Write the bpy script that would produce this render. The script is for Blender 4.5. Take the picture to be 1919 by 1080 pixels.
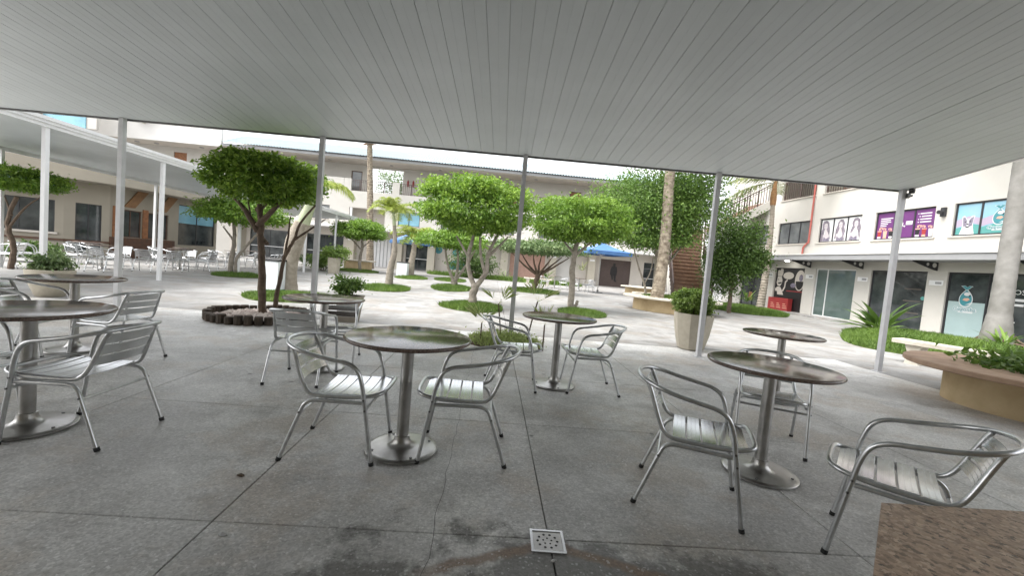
import bpy, math, random
import numpy as np
from mathutils import Vector, Matrix
R = math.radians
PI = math.pi
for o in list(bpy.data.objects):
    bpy.data.objects.remove(o, do_unlink=True)
scene = bpy.context.scene
COL = scene.collection

# ------------------------------------------------------------------ camera
CAM_H = 1.28
def cam_axes(yaw, pitch, roll):
    cy, sy, cp, sp, cr, sr = math.cos(yaw), math.sin(yaw), math.cos(pitch), math.sin(pitch), math.cos(roll), math.sin(roll)
    f = Vector((sy*cp, cy*cp, sp)); r = Vector((cy, -sy, 0)); u = r.cross(f)
    return cr*r+sr*u, -sr*r+cr*u, f
_r, _u, _f = cam_axes(0.0496, -0.0582, 0.0865)
cd = bpy.data.cameras.new('camera'); cam = bpy.data.objects.new('camera', cd); COL.objects.link(cam)
cd.sensor_width = 36; cd.lens = 36*786/1919; cd.clip_start = 0.05; cd.clip_end = 1000
cam.matrix_world = Matrix(((_r.x, _u.x, -_f.x, 0), (_r.y, _u.y, -_f.y, 0), (_r.z, _u.z, -_f.z, CAM_H), (0, 0, 0, 1)))
scene.camera = cam

# ------------------------------------------------------------------ sky, sun, exposure
SUN_EL, SUN_AZ = 60, 248            # azimuth clockwise from +Y: hazy sun from the left, a little behind the camera
w = bpy.data.worlds.new('World'); scene.world = w; w.use_nodes = True
nt = w.node_tree; bg = nt.nodes['Background']
sky = nt.nodes.new('ShaderNodeTexSky'); sky.sky_type = 'NISHITA'; sky.sun_disc = False
sky.sun_elevation = R(SUN_EL); sky.sun_rotation = R(SUN_AZ); sky.air_density = 1.0; sky.dust_density = 4.0; sky.ozone_density = 1.0
hs = nt.nodes.new('ShaderNodeHueSaturation'); hs.inputs['Saturation'].default_value = 0.16
nt.links.new(sky.outputs[0], hs.inputs['Color']); nt.links.new(hs.outputs[0], bg.inputs['Color'])
bg.inputs['Strength'].default_value = 0.15
sl = bpy.data.lights.new('sun', 'SUN'); sl.energy = 0.6; sl.angle = R(40); sl.color = (1.0, 0.97, 0.92)
sun = bpy.data.objects.new('sun', sl); COL.objects.link(sun)
_d = Vector((math.sin(R(SUN_AZ))*math.cos(R(SUN_EL)), math.cos(R(SUN_AZ))*math.cos(R(SUN_EL)), math.sin(R(SUN_EL))))
sun.rotation_euler = (-_d).to_track_quat('-Z', 'Y').to_euler()
vs = scene.view_settings; vs.view_transform = 'Standard'; vs.look = 'None'; vs.gamma = 1.0; vs.use_curve_mapping = False
vs.exposure = 1.98
scene.render.engine = 'CYCLES'
scene.cycles.max_bounces = 7; scene.cycles.diffuse_bounces = 4; scene.cycles.glossy_bounces = 3

# ------------------------------------------------------------------ materials
MATS = {}
def mat(name, color, rough=0.7, metal=0.0, var=0.0, scale=3.0, bump=0.0, bscale=60.0, spec=0.5, c2=None, detail=4.0, obj_rand=0.0, coat=0.0, emit=None):
    """one principled material; colour drifts by noise (var) or towards c2, optional fine bump"""
    m = bpy.data.materials.new(name); m.use_nodes = True; MATS[name] = m
    n = m.node_tree.nodes; L = m.node_tree.links; b = n['Principled BSDF']
    b.inputs['Base Color'].default_value = (*color, 1); b.inputs['Roughness'].default_value = rough; b.inputs['Metallic'].default_value = metal
    b.inputs['Specular IOR Level'].default_value = spec; b.inputs['Coat Weight'].default_value = coat
    if emit: b.inputs['Emission Color'].default_value = (*emit[:3], 1); b.inputs['Emission Strength'].default_value = emit[3]
    tc = n.new('ShaderNodeTexCoord')
    if var > 0 or c2:
        nz = n.new('ShaderNodeTexNoise'); nz.inputs['Scale'].default_value = scale; nz.inputs['Detail'].default_value = detail; nz.inputs['Roughness'].default_value = 0.6
        L.new(tc.outputs['Object'], nz.inputs['Vector'])
        rp = n.new('ShaderNodeValToRGB'); rp.color_ramp.elements[0].position = 0.3; rp.color_ramp.elements[1].position = 0.7
        a = c2 if c2 else tuple(max(0, c*(1-var)) for c in color)
        z = color if c2 else tuple(min(1, c*(1+var)) for c in color)
        rp.color_ramp.elements[0].color = (*a, 1); rp.color_ramp.elements[1].color = (*z, 1)
        L.new(nz.outputs['Fac'], rp.inputs['Fac']); out = rp.outputs['Color']
        if obj_rand > 0:
            oi = n.new('ShaderNodeObjectInfo'); mr = n.new('ShaderNodeMapRange')
            mr.inputs['To Min'].default_value = 1-obj_rand; mr.inputs['To Max'].default_value = 1+obj_rand
            L.new(oi.outputs['Random'], mr.inputs['Value'])
            hv = n.new('ShaderNodeHueSaturation'); L.new(mr.outputs[0], hv.inputs['Value']); L.new(out, hv.inputs['Color']); out = hv.outputs[0]
        L.new(out, b.inputs['Base Color'])
    if bump > 0:
        nb = n.new('ShaderNodeTexNoise'); nb.inputs['Scale'].default_value = bscale; nb.inputs['Detail'].default_value = 3
        L.new(tc.outputs['Object'], nb.inputs['Vector'])
        bp = n.new('ShaderNodeBump'); bp.inputs['Strength'].default_value = bump; bp.inputs['Distance'].default_value = 0.01
        L.new(nb.outputs['Fac'], bp.inputs['Height']); L.new(bp.outputs[0], b.inputs['Normal'])
    return m

def stone(name, cols, scale, rough, bump=0.0):
    """polished stone made of crystal cells in several tones"""
    m = bpy.data.materials.new(name); m.use_nodes = True; MATS[name] = m
    n = m.node_tree.nodes; L = m.node_tree.links; b = n['Principled BSDF']; tc = n.new('ShaderNodeTexCoord')
    nz = n.new('ShaderNodeTexNoise'); nz.inputs['Scale'].default_value = scale*1.3; nz.inputs['Detail'].default_value = 3; L.new(tc.outputs['Object'], nz.inputs['Vector'])
    ad = n.new('ShaderNodeMix'); ad.data_type = 'VECTOR'; ad.inputs[0].default_value = 0.02
    L.new(tc.outputs['Object'], ad.inputs[4]); L.new(nz.outputs['Color'], ad.inputs[5])
    vo = n.new('ShaderNodeTexVoronoi'); vo.inputs['Scale'].default_value = scale; L.new(ad.outputs[1], vo.inputs['Vector'])
    sp = n.new('ShaderNodeSeparateColor'); L.new(vo.outputs['Color'], sp.inputs[0])
    rp = n.new('ShaderNodeValToRGB'); e = rp.color_ramp.elements; e[0].color = (*cols[0], 1); e[1].color = (*cols[-1], 1)
    for q, c in enumerate(cols[1:-1]): x = e.new((q+1)/(len(cols)-1)); x.color = (*c, 1)
    L.new(sp.outputs[0], rp.inputs['Fac']); L.new(rp.outputs[0], b.inputs['Base Color']); b.inputs['Roughness'].default_value = rough
    return m

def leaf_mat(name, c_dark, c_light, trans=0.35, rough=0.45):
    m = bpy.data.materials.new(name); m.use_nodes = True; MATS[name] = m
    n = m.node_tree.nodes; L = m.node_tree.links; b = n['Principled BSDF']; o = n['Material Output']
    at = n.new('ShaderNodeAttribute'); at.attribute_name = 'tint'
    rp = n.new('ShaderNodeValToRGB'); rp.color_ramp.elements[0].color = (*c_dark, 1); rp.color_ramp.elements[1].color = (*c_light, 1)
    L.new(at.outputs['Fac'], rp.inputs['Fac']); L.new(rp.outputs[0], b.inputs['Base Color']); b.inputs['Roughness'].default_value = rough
    tr = n.new('ShaderNodeBsdfTranslucent'); L.new(rp.outputs[0], tr.inputs['Color'])
    mx = n.new('ShaderNodeMixShader'); mx.inputs[0].default_value = trans
    L.new(b.outputs[0], mx.inputs[1]); L.new(tr.outputs[0], mx.inputs[2]); L.new(mx.outputs[0], o.inputs['Surface'])
    return m

def concrete(name, base, dark, stain, speck, rough, stains=False):
    """worn concrete floor: large stains, small mottling, aggregate specks, all in world space so slabs differ"""
    m = bpy.data.materials.new(name); m.use_nodes = True; MATS[name] = m
    n = m.node_tree.nodes; L = m.node_tree.links; b = n['Principled BSDF']
    ge = n.new('ShaderNodeNewGeometry'); P = ge.outputs['Position']
    def noise(s, d=5, r=0.6):
        k = n.new('ShaderNodeTexNoise'); k.inputs['Scale'].default_value = s; k.inputs['Detail'].default_value = d; k.inputs['Roughness'].default_value = r
        L.new(P, k.inputs['Vector']); return k.outputs['Fac']
    def ramp(fac, p0, p1, c0=(0, 0, 0), c1=(1, 1, 1)):
        k = n.new('ShaderNodeValToRGB'); e = k.color_ramp.elements; e[0].position = p0; e[1].position = p1; e[0].color = (*c0, 1); e[1].color = (*c1, 1)
        L.new(fac, k.inputs['Fac']); return k.outputs[0]
    def mix(fac, a, c, mode='MIX'):
        k = n.new('ShaderNodeMix'); k.data_type = 'RGBA'; k.blend_type = mode
        if isinstance(fac, float): k.inputs[0].default_value = fac
        else: L.new(fac, k.inputs[0])
        for i, v in ((6, a), (7, c)):
            if isinstance(v, tuple): k.inputs[i].default_value = (*v, 1)
            else: L.new(v, k.inputs[i])
        return k.outputs[2]
    col = ramp(noise(0.9, 7, 0.66), 0.42, 0.58, dark, base)
    col = mix(ramp(noise(1.6, 9, 0.70), 0.50, 0.62), col, stain)
    col = mix(ramp(noise(5.5, 8, 0.72), 0.40, 0.72), col, mix(0.55, col, tuple(c*0.45 for c in base)))
    col = mix(0.35, col, ramp(noise(38, 4, 0.7), 0.3, 0.75, tuple(c*0.55 for c in base), tuple(min(1, c*1.25) for c in base)))
    col = mix(ramp(noise(1.2, 6, 0.65), 0.50, 0.60), col, mix(0.5, col, (base[0]*0.62, base[1]*0.54, base[2]*0.46)))
    vg = n.new('ShaderNodeTexVoronoi'); vg.inputs['Scale'].default_value = 1.9; L.new(P, vg.inputs['Vector'])   # old gum and oil spots
    col = mix(ramp(vg.outputs['Distance'], 0.035, 0.05, (1, 1, 1), (0, 0, 0)), col, mix(0.65, col, (0.05, 0.048, 0.045)))
    vo = n.new('ShaderNodeTexVoronoi'); vo.inputs['Scale'].default_value = 105; L.new(P, vo.inputs['Vector'])
    salt = n.new('ShaderNodeSeparateColor'); L.new(vo.outputs['Color'], salt.inputs[0])
    if stains:   # the brown trails that run from the drain
        sx = n.new('ShaderNodeSeparateXYZ'); L.new(P, sx.inputs[0])
        def math_(op, a, c=None):
            k = n.new('ShaderNodeMath'); k.operation = op
            for i, v in ((0, a), (1, c)):
                if v is None: continue
                if isinstance(v, (int, float)): k.inputs[i].default_value = v
                else: L.new(v, k.inputs[i])
            return k.outputs[0]
        # grime round the drain, darkened further to paint in dimmer light near the camera
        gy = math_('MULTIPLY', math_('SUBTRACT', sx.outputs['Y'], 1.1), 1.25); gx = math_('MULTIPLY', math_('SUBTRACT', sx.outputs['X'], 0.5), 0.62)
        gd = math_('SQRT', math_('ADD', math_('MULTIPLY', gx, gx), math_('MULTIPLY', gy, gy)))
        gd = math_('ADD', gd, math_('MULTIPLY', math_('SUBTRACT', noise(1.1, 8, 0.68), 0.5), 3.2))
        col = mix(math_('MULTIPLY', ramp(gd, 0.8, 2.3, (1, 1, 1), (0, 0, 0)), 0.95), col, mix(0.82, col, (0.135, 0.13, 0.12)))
        dx = math_('ABSOLUTE', math_('SUBTRACT', sx.outputs['X'], 0.36))
        line = math_('SUBTRACT', 1.86, math_('MULTIPLY', dx, 0.42))
        dist = math_('ABSOLUTE', math_('SUBTRACT', math_('ADD', sx.outputs['Y'], math_('MULTIPLY', noise(5, 4), 0.10)), math_('ADD', line, 0.05)))
        msk = math_('MULTIPLY', ramp(dist, 0.018, 0.045, (1, 1, 1), (0, 0, 0)), ramp(dx, 0.45, 0.62, (1, 1, 1), (0, 0, 0)))
        msk = math_('MULTIPLY', msk, math_('GREATER_THAN', dx, 0.07))
        col = mix(math_('MULTIPLY', msk, 0.8), col, (0.25, 0.165, 0.11))
    grit = ramp(salt.outputs[0], 0.0, 1.0, (1-0.27*speck,)*3, (1+0.1*speck,)*3); chip = ramp(salt.outputs[1], 0.93, 0.96, (0, 0, 0), (1, 1, 1))
    col = mix(1.0, col, grit, 'MULTIPLY')
    chipf = n.new('ShaderNodeMath'); chipf.operation = 'MULTIPLY'; chipf.inputs[1].default_value = 0.32*speck; L.new(chip, chipf.inputs[0])
    col = mix(chipf.outputs[0], col, tuple(min(1, c*1.35) for c in base))
    oi = n.new('ShaderNodeObjectInfo'); mr = n.new('ShaderNodeMapRange'); mr.inputs['To Min'].default_value = 0.93; mr.inputs['To Max'].default_value = 1.07
    L.new(oi.outputs['Random'], mr.inputs['Value']); hv = n.new('ShaderNodeHueSaturation'); L.new(mr.outputs[0], hv.inputs['Value']); L.new(col, hv.inputs['Color'])
    L.new(hv.outputs[0], b.inputs['Base Color'])
    rr = n.new('ShaderNodeMapRange'); rr.inputs['To Min'].default_value = rough-0.14; rr.inputs['To Max'].default_value = rough+0.18
    L.new(noise(2.5, 6), rr.inputs['Value']); L.new(rr.outputs[0], b.inputs['Roughness'])
    bp = n.new('ShaderNodeBump'); bp.inputs['Strength'].default_value = 0.12; bp.inputs['Distance'].default_value = 0.004
    L.new(noise(45, 5), bp.inputs['Height']); L.new(bp.outputs[0], b.inputs['Normal'])
    return m

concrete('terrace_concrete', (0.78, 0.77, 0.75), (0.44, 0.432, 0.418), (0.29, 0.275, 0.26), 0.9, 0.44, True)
concrete('plaza_concrete', (0.35, 0.345, 0.335), (0.215, 0.21, 0.20), (0.135, 0.128, 0.118), 0.25, 0.65)
mat('joint_dirt', (0.11, 0.105, 0.10), 0.9, var=0.3)
mat('pvc', (0.525, 0.56, 0.565), 0.38, var=0.05, scale=1.5, obj_rand=0.025)
mat('post_paint', (0.55, 0.55, 0.56), 0.4, var=0.08, scale=6)
mat('white_paint', (0.70, 0.70, 0.70), 0.45, var=0.05, scale=4)
mat('aluminium', (0.74, 0.75, 0.76), 0.22, 1.0, var=0.05, scale=9)
mat('alu_tube', (0.62, 0.63, 0.64), 0.30, 1.0, var=0.14, scale=20)
mat('steel', (0.52, 0.51, 0.50), 0.34, 1.0, c2=(0.36, 0.35, 0.33), scale=9)
mat('dark_steel', (0.20, 0.20, 0.20), 0.4, 0.8, var=0.3, scale=12)
mat('rubber', (0.02, 0.02, 0.02), 0.7)
stone('granite', [(0.05,0.038,0.034),(0.15,0.105,0.085),(0.20,0.14,0.11),(0.10,0.072,0.06),(0.28,0.22,0.19)], 190, 0.13)
mat('granite_edge', (0.15, 0.10, 0.08), 0.25, c2=(0.06, 0.045, 0.04), scale=120, detail=6)
stone('brown_granite', [(0.11,0.075,0.055),(0.40,0.27,0.18),(0.54,0.38,0.27),(0.32,0.21,0.14),(0.64,0.49,0.37)], 85, 0.4)
mat('cream', (0.49, 0.47, 0.432), 0.85, var=0.045, scale=0.9, bump=0.25, bscale=70)
mat('cream_dark', (0.42, 0.385, 0.315), 0.85, var=0.05, scale=1.2, bump=0.2, bscale=70)
mat('wall_grey', (0.52, 0.48, 0.43), 0.85, var=0.05, scale=1.2, bump=0.2, bscale=70)
mat('white_wall', (0.60, 0.585, 0.56), 0.8, var=0.04, scale=1.0)
mat('ledge_grey', (0.28, 0.28, 0.285), 0.7, var=0.08, scale=1.5)
mat('metal_black', (0.025, 0.025, 0.028), 0.4, var=0.2, scale=10)
mat('rail_brown', (0.075, 0.05, 0.042), 0.45, var=0.2, scale=9)
mat('wood', (0.30, 0.13, 0.05), 0.5, c2=(0.17, 0.065, 0.025), scale=7, detail=8)
mat('wood_orange', (0.24, 0.125, 0.05), 0.55, c2=(0.17, 0.085, 0.032), scale=5)
mat('wood_dark', (0.12, 0.055, 0.03), 0.5, c2=(0.06, 0.03, 0.018), scale=6)
mat('step_brown', (0.24, 0.155, 0.105), 0.6, c2=(0.155, 0.095, 0.065), scale=5)
mat('glass_dark', (0.075, 0.085, 0.085), 0.05, c2=(0.012, 0.016, 0.018), scale=1.6, spec=0.7)
mat('glass_green', (0.135, 0.175, 0.165), 0.06, c2=(0.075, 0.105, 0.10), scale=1.1, spec=0.7)
mat('glass_grey', (0.17, 0.18, 0.18), 0.08, c2=(0.07, 0.075, 0.08), scale=1.3, spec=0.7)
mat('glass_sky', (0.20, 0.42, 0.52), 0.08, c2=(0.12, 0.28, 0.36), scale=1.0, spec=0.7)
mat('frost', (0.30, 0.39, 0.39), 0.35, var=0.06, scale=2)
mat('red_pipe', (0.40, 0.105, 0.085), 0.45, var=0.12, scale=4)
mat('roof_sheet', (0.30, 0.36, 0.38), 0.45, 0.0, var=0.08, scale=2)
mat('blue_fabric', (0.06, 0.15, 0.34), 0.7, var=0.12, scale=4)
mat('yellow_wall', (0.58, 0.45, 0.27), 0.85, c2=(0.42, 0.31, 0.17), scale=2.6, bump=0.3, bscale=60)
mat('terracotta_cap', (0.47, 0.32, 0.22), 0.7, c2=(0.34, 0.22, 0.15), scale=5, bump=0.1)
mat('stone_cap', (0.58, 0.54, 0.46), 0.8, c2=(0.44, 0.40, 0.33), scale=5, bump=0.15)
mat('pot_stone', (0.46, 0.42, 0.34), 0.75, c2=(0.36, 0.325, 0.26), scale=5, bump=0.1)
mat('pot_taupe', (0.30, 0.265, 0.215), 0.7, c2=(0.24, 0.21, 0.17), scale=6)
mat('bin_white', (0.74, 0.77, 0.78), 0.5, var=0.04, scale=3)
mat('bin_teal', (0.03, 0.12, 0.14), 0.6)
mat('soil', (0.085, 0.058, 0.038), 0.95, var=0.35, scale=20, bump=0.5)
mat('log', (0.085, 0.062, 0.045), 0.9, c2=(0.04, 0.031, 0.024), scale=14, bump=0.5, bscale=30)
mat('pebble', (0.56, 0.50, 0.46), 0.7, c2=(0.32, 0.25, 0.22), scale=6)
mat('bark', (0.16, 0.115, 0.082), 0.95, c2=(0.075, 0.052, 0.038), scale=11, bump=0.7, bscale=35)
mat('bark_grey', (0.32, 0.285, 0.24), 0.95, c2=(0.17, 0.145, 0.115), scale=9, bump=0.7, bscale=30)
mat('palm_ring', (0.36, 0.32, 0.265), 0.9, c2=(0.22, 0.185, 0.145), scale=8, bump=0.4, bscale=25)
mat('palm_patch', (0.34, 0.29, 0.22), 0.95, c2=(0.10, 0.075, 0.052), scale=7, bump=0.6, bscale=20)
mat('palm_moss', (0.40, 0.40, 0.25), 0.9, c2=(0.28, 0.26, 0.17), scale=3, bump=0.3, bscale=20)
mat('palm_shaft', (0.30, 0.36, 0.20), 0.5, c2=(0.42, 0.44, 0.30), scale=4)
mat('dry_frond', (0.36, 0.20, 0.09), 0.85, c2=(0.22, 0.11, 0.05), scale=9)
mat('palm_grey', (0.25, 0.24, 0.225), 0.9, c2=(0.14, 0.135, 0.12), scale=2.5, bump=0.3, bscale=14)
mat('dark_void', (0.02, 0.018, 0.017), 0.8)
mat('interior', (0.10, 0.085, 0.07), 0.9, var=0.3, scale=1)
mat('board_brown', (0.075, 0.052, 0.045), 0.6, var=0.12, scale=2)
mat('purple', (0.13, 0.03, 0.15), 0.4, c2=(0.095, 0.024, 0.115), scale=1.2)
mat('print_white', (0.60, 0.60, 0.60), 0.4)
mat('print_pale', (0.48, 0.44, 0.45), 0.5)
mat('print_skin', (0.58, 0.33, 0.24), 0.5)
mat('print_red', (0.27, 0.03, 0.03), 0.4, var=0.08, scale=3)
mat('print_black', (0.015, 0.014, 0.015), 0.35)
mat('print_grey', (0.24, 0.22, 0.27), 0.5, c2=(0.12, 0.10, 0.15), scale=9)
mat('print_hair', (0.10, 0.085, 0.10), 0.5, c2=(0.26, 0.22, 0.27), scale=11)
mat('print_teal', (0.05, 0.22, 0.25), 0.4)
mat('print_skyblue', (0.19, 0.42, 0.52), 0.4, c2=(0.30, 0.42, 0.52), scale=1.1)
mat('print_pink', (0.38, 0.31, 0.40), 0.4)
mat('print_green', (0.09, 0.29, 0.27), 0.4)
mat('brick_pink', (0.50, 0.32, 0.26), 0.9, c2=(0.40, 0.25, 0.20), scale=6)
mat('sign_blue', (0.05, 0.22, 0.46), 0.5, c2=(0.12, 0.34, 0.58), scale=5)
mat('lamp_glow', (1, 1, 1), 0.5, emit=(1.0, 0.97, 0.9, 12.0))
mat('membrane', (0.84, 0.85, 0.86), 0.5, var=0.02)
leaf_mat('leaf_ficus', (0.055, 0.15, 0.014), (0.34, 0.49, 0.07), 0.45)
leaf_mat('leaf_lime', (0.085, 0.19, 0.02), (0.31, 0.45, 0.075), 0.45)
leaf_mat('leaf_pale', (0.06, 0.13, 0.04), (0.30, 0.37, 0.16))
leaf_mat('leaf_dark', (0.036, 0.08, 0.014), (0.14, 0.23, 0.045), 0.35)
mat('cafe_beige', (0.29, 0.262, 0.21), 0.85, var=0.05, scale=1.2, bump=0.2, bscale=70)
leaf_mat('leaf_mid', (0.055, 0.13, 0.02), (0.24, 0.36, 0.075), 0.45)
leaf_mat('leaf_box', (0.08, 0.16, 0.025), (0.30, 0.40, 0.08))
leaf_mat('leaf_palm', (0.13, 0.19, 0.02), (0.40, 0.46, 0.09), 0.45)
leaf_mat('leaf_fan', (0.26, 0.34, 0.10), (0.50, 0.55, 0.24), 0.5)
leaf_mat('leaf_coco', (0.09, 0.13, 0.04), (0.30, 0.32, 0.13), 0.35)
leaf_mat('grass', (0.055, 0.115, 0.018), (0.19, 0.29, 0.05), 0.35, 0.6)
# ------------------------------------------------------------------ mesh helpers
class MB:
    def __init__(s): s.v = []; s.f = []; s.m = []; s.cur = 0
    def add(s, vs, fs):
        k = len(s.v); s.v += [tuple(p) for p in vs]; s.f += [tuple(i+k for i in f) for f in fs]; s.m += [s.cur]*len(fs); return s
    def box(s, x0, x1, y0, y1, z0, z1):
        return s.add([(x0,y0,z0),(x1,y0,z0),(x1,y1,z0),(x0,y1,z0),(x0,y0,z1),(x1,y0,z1),(x1,y1,z1),(x0,y1,z1)],
                     [(0,3,2,1),(4,5,6,7),(0,1,5,4),(1,2,6,5),(2,3,7,6),(3,0,4,7)])
    def bbox(s, x0, x1, y0, y1, z0, z1, b):
        """box with a chamfered top edge"""
        return s.add([(x0,y0,z0),(x1,y0,z0),(x1,y1,z0),(x0,y1,z0),(x0,y0,z1-b),(x1,y0,z1-b),(x1,y1,z1-b),(x0,y1,z1-b),
                      (x0+b,y0+b,z1),(x1-b,y0+b,z1),(x1-b,y1-b,z1),(x0+b,y1-b,z1)],
                     [(0,3,2,1),(0,1,5,4),(1,2,6,5),(2,3,7,6),(3,0,4,7),(4,5,9,8),(5,6,10,9),(6,7,11,10),(7,4,8,11),(8,9,10,11)])
    def beam(s, a, b, w, h=None):
        """rectangular bar between two points"""
        a = Vector(a); b = Vector(b); h = h or w; d = (b-a).normalized()
        up = Vector((0,0,1)) if abs(d.z) < 0.95 else Vector((1,0,0))
        x = d.cross(up).normalized()*w/2; y = x.cross(d).normalized()*h/2
        return s.add([a-x-y, a+x-y, a+x+y, a-x+y, b-x-y, b+x-y, b+x+y, b-x+y], [(0,3,2,1),(4,5,6,7),(0,1,5,4),(1,2,6,5),(2,3,7,6),(3,0,4,7)])
    def tube(s, pts, r, n=8, cap=True):
        pts = [Vector(p) for p in pts]; N = len(pts); rs = r if isinstance(r, (list, tuple)) else [r]*N
        t0 = (pts[1]-pts[0]).normalized(); up = Vector((0,0,1)) if abs(t0.z) < 0.9 else Vector((1,0,0)); x = t0.cross(up).normalized()
        vs = []; fs = []
        for i, p in enumerate(pts):
            t = (pts[min(i+1,N-1)]-pts[max(i-1,0)]).normalized()
            x = (x-t*x.dot(t)).normalized(); y = t.cross(x)
            for k in range(n):
                a = 2*PI*k/n; vs.append(p+(x*math.cos(a)+y*math.sin(a))*rs[i])
        for i in range(N-1):
            for k in range(n):
                k2 = (k+1) % n; fs.append((i*n+k, i*n+k2, (i+1)*n+k2, (i+1)*n+k))
        if cap: fs.append(tuple(range(n))[::-1]); fs.append(tuple((N-1)*n+k for k in range(n)))
        return s.add(vs, fs)
    def lathe(s, prof, n=24, c=(0,0,0), wob=None):
        vs = []; fs = []; P = len(prof)
        for k in range(n):
            a = 2*PI*k/n; q = wob(a) if wob else 1
            for (r, z) in prof: vs.append((c[0]+r*q*math.cos(a), c[1]+r*q*math.sin(a), c[2]+z))
        for k in range(n):
            k2 = (k+1) % n
            for i in range(P-1):
                fs.append((k*P+i, k2*P+i, k2*P+i+1, k*P+i+1))
        if prof[0][0] > 1e-6: fs.append(tuple(k*P for k in range(n))[::-1])
        if prof[-1][0] > 1e-6: fs.append(tuple(k*P+P-1 for k in range(n)))
        return s.add(vs, fs)
    def prism(s, pts, y0, y1):
        """polygon in x,z extruded along y"""
        n = len(pts)
        return s.add([(x,y0,z) for x,z in pts]+[(x,y1,z) for x,z in pts],
                     [tuple(range(n)), tuple(range(n,2*n))[::-1]]+[(i,i+n,(i+1)%n+n,(i+1)%n) for i in range(n)])
    def slab(s, pts, z0, z1):
        """polygon in x,y extruded along z"""
        n = len(pts)
        return s.add([(x,y,z0) for x,y in pts]+[(x,y,z1) for x,y in pts],
                     [tuple(range(n))[::-1], tuple(range(n,2*n))]+[(i,(i+1)%n,(i+1)%n+n,i+n) for i in range(n)])
    def build(s, name, m, parent=None, smooth=False, tint=None):
        me = bpy.data.meshes.new(name); me.from_pydata(s.v, [], s.f)
        ms = m if isinstance(m, (list, tuple)) else [m]
        for k in ms: me.materials.append(MATS[k])
        if len(ms) > 1: me.polygons.foreach_set('material_index', s.m)
        if smooth:
            me.polygons.foreach_set('use_smooth', [True]*len(me.polygons))
            me.set_sharp_from_angle(angle=R(40))
        me.update()
        o = bpy.data.objects.new(name, me); COL.objects.link(o)
        if parent: o.parent = parent
        return o

def arr_mesh(name, verts, faces, m, parent=None, tint=None):
    """numpy mesh: verts (N,3), faces (M,3 or 4), one tint value per face"""
    me = bpy.data.meshes.new(name); k = faces.shape[1]
    me.vertices.add(len(verts)); me.vertices.foreach_set('co', verts.astype(np.float32).ravel())
    me.loops.add(faces.size); me.loops.foreach_set('vertex_index', faces.astype(np.int32).ravel())
    me.polygons.add(len(faces)); me.polygons.foreach_set('loop_start', np.arange(0, faces.size, k, dtype=np.int32))
    me.update(calc_edges=True)
    if tint is not None:
        a = me.attributes.new('tint', 'FLOAT', 'FACE'); a.data.foreach_set('value', tint.astype(np.float32))
    me.materials.append(MATS[m])
    o = bpy.data.objects.new(name, me); COL.objects.link(o)
    if parent: o.parent = parent
    return o

def cat(pts, per=5):
    """Catmull-Rom through the points"""
    P = [Vector(p) for p in pts]; P = [2*P[0]-P[1]]+P+[2*P[-1]-P[-2]]; out = []
    for i in range(1, len(P)-2):
        for k in range(per):
            t = k/per; a, b, c, d = P[i-1], P[i], P[i+1], P[i+2]
            out.append(0.5*((2*b)+(c-a)*t+(2*a-5*b+4*c-d)*t*t+(3*b-a-3*c+d)*t**3))
    out.append(P[-2]); return out

def tag(o, label, category, group=None, kind=None):
    o['label'] = label; o['category'] = category
    if group: o['group'] = group
    if kind: o['kind'] = kind
    return o
def struct(o): o['kind'] = 'structure'; return o
def thing(name, label, category, loc=(0,0,0), rz=0, group=None):
    o = bpy.data.objects.new(name, None); o.empty_display_size = 0.1; COL.objects.link(o); o.location = loc; o.rotation_euler = (0,0,rz)
    return tag(o, label, category, group)
def node(name, parent, loc=(0,0,0), rz=0):
    o = bpy.data.objects.new(name, None); COL.objects.link(o); o.parent = parent; o.location = loc; o.rotation_euler = (0,0,rz); return o
def dup(o, parent=None):
    c = o.copy(); COL.objects.link(c); c.parent = parent
    for ch in KIDS.get(o.name, ()) or list(o.children): dup(ch, c)
    return c
KIDS = {}
def inst(src, name, parent, loc=(0,0,0), rot=(0,0,0), scale=(1,1,1)):
    c = bpy.data.objects.new(name, src if isinstance(src, bpy.types.Mesh) else src.data); COL.objects.link(c)
    c.parent = parent; c.location = loc; c.rotation_euler = rot; c.scale = scale; return c

# ------------------------------------------------------------------ foliage helpers
def leaf_cloud(pos, out, size, rng, droop=0.3, jitter=0.8, aspect=0.5):
    """rhombic folded leaves at pos, pointing roughly along out; returns verts, tri faces, leaf index"""
    n = len(pos)
    d = out+rng.normal(0, jitter, (n,3)); d[:,2] -= droop; d /= np.linalg.norm(d, axis=1)[:,None]+1e-9
    q = rng.normal(0, 1, (n,3))+np.array([0,0,0.6])+0.8*out
    side = np.cross(d, q); side /= np.linalg.norm(side, axis=1)[:,None]+1e-9
    nrm = np.cross(side, d)
    L = size*rng.uniform(0.65, 1.25, n)[:,None]; W = L*aspect
    a = pos-d*L*0.5; t = pos+d*L*0.5-nrm*L*0.12; l = pos+side*W*0.5+nrm*L*0.08; r = pos-side*W*0.5+nrm*L*0.08
    v = np.stack([a,l,t,r], 1).reshape(-1,3)
    b = np.arange(n)*4
    f = np.stack([np.stack([b,b+3,b+2],1), np.stack([b,b+2,b+1],1)], 1).reshape(-1,3)
    return v, f
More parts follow.
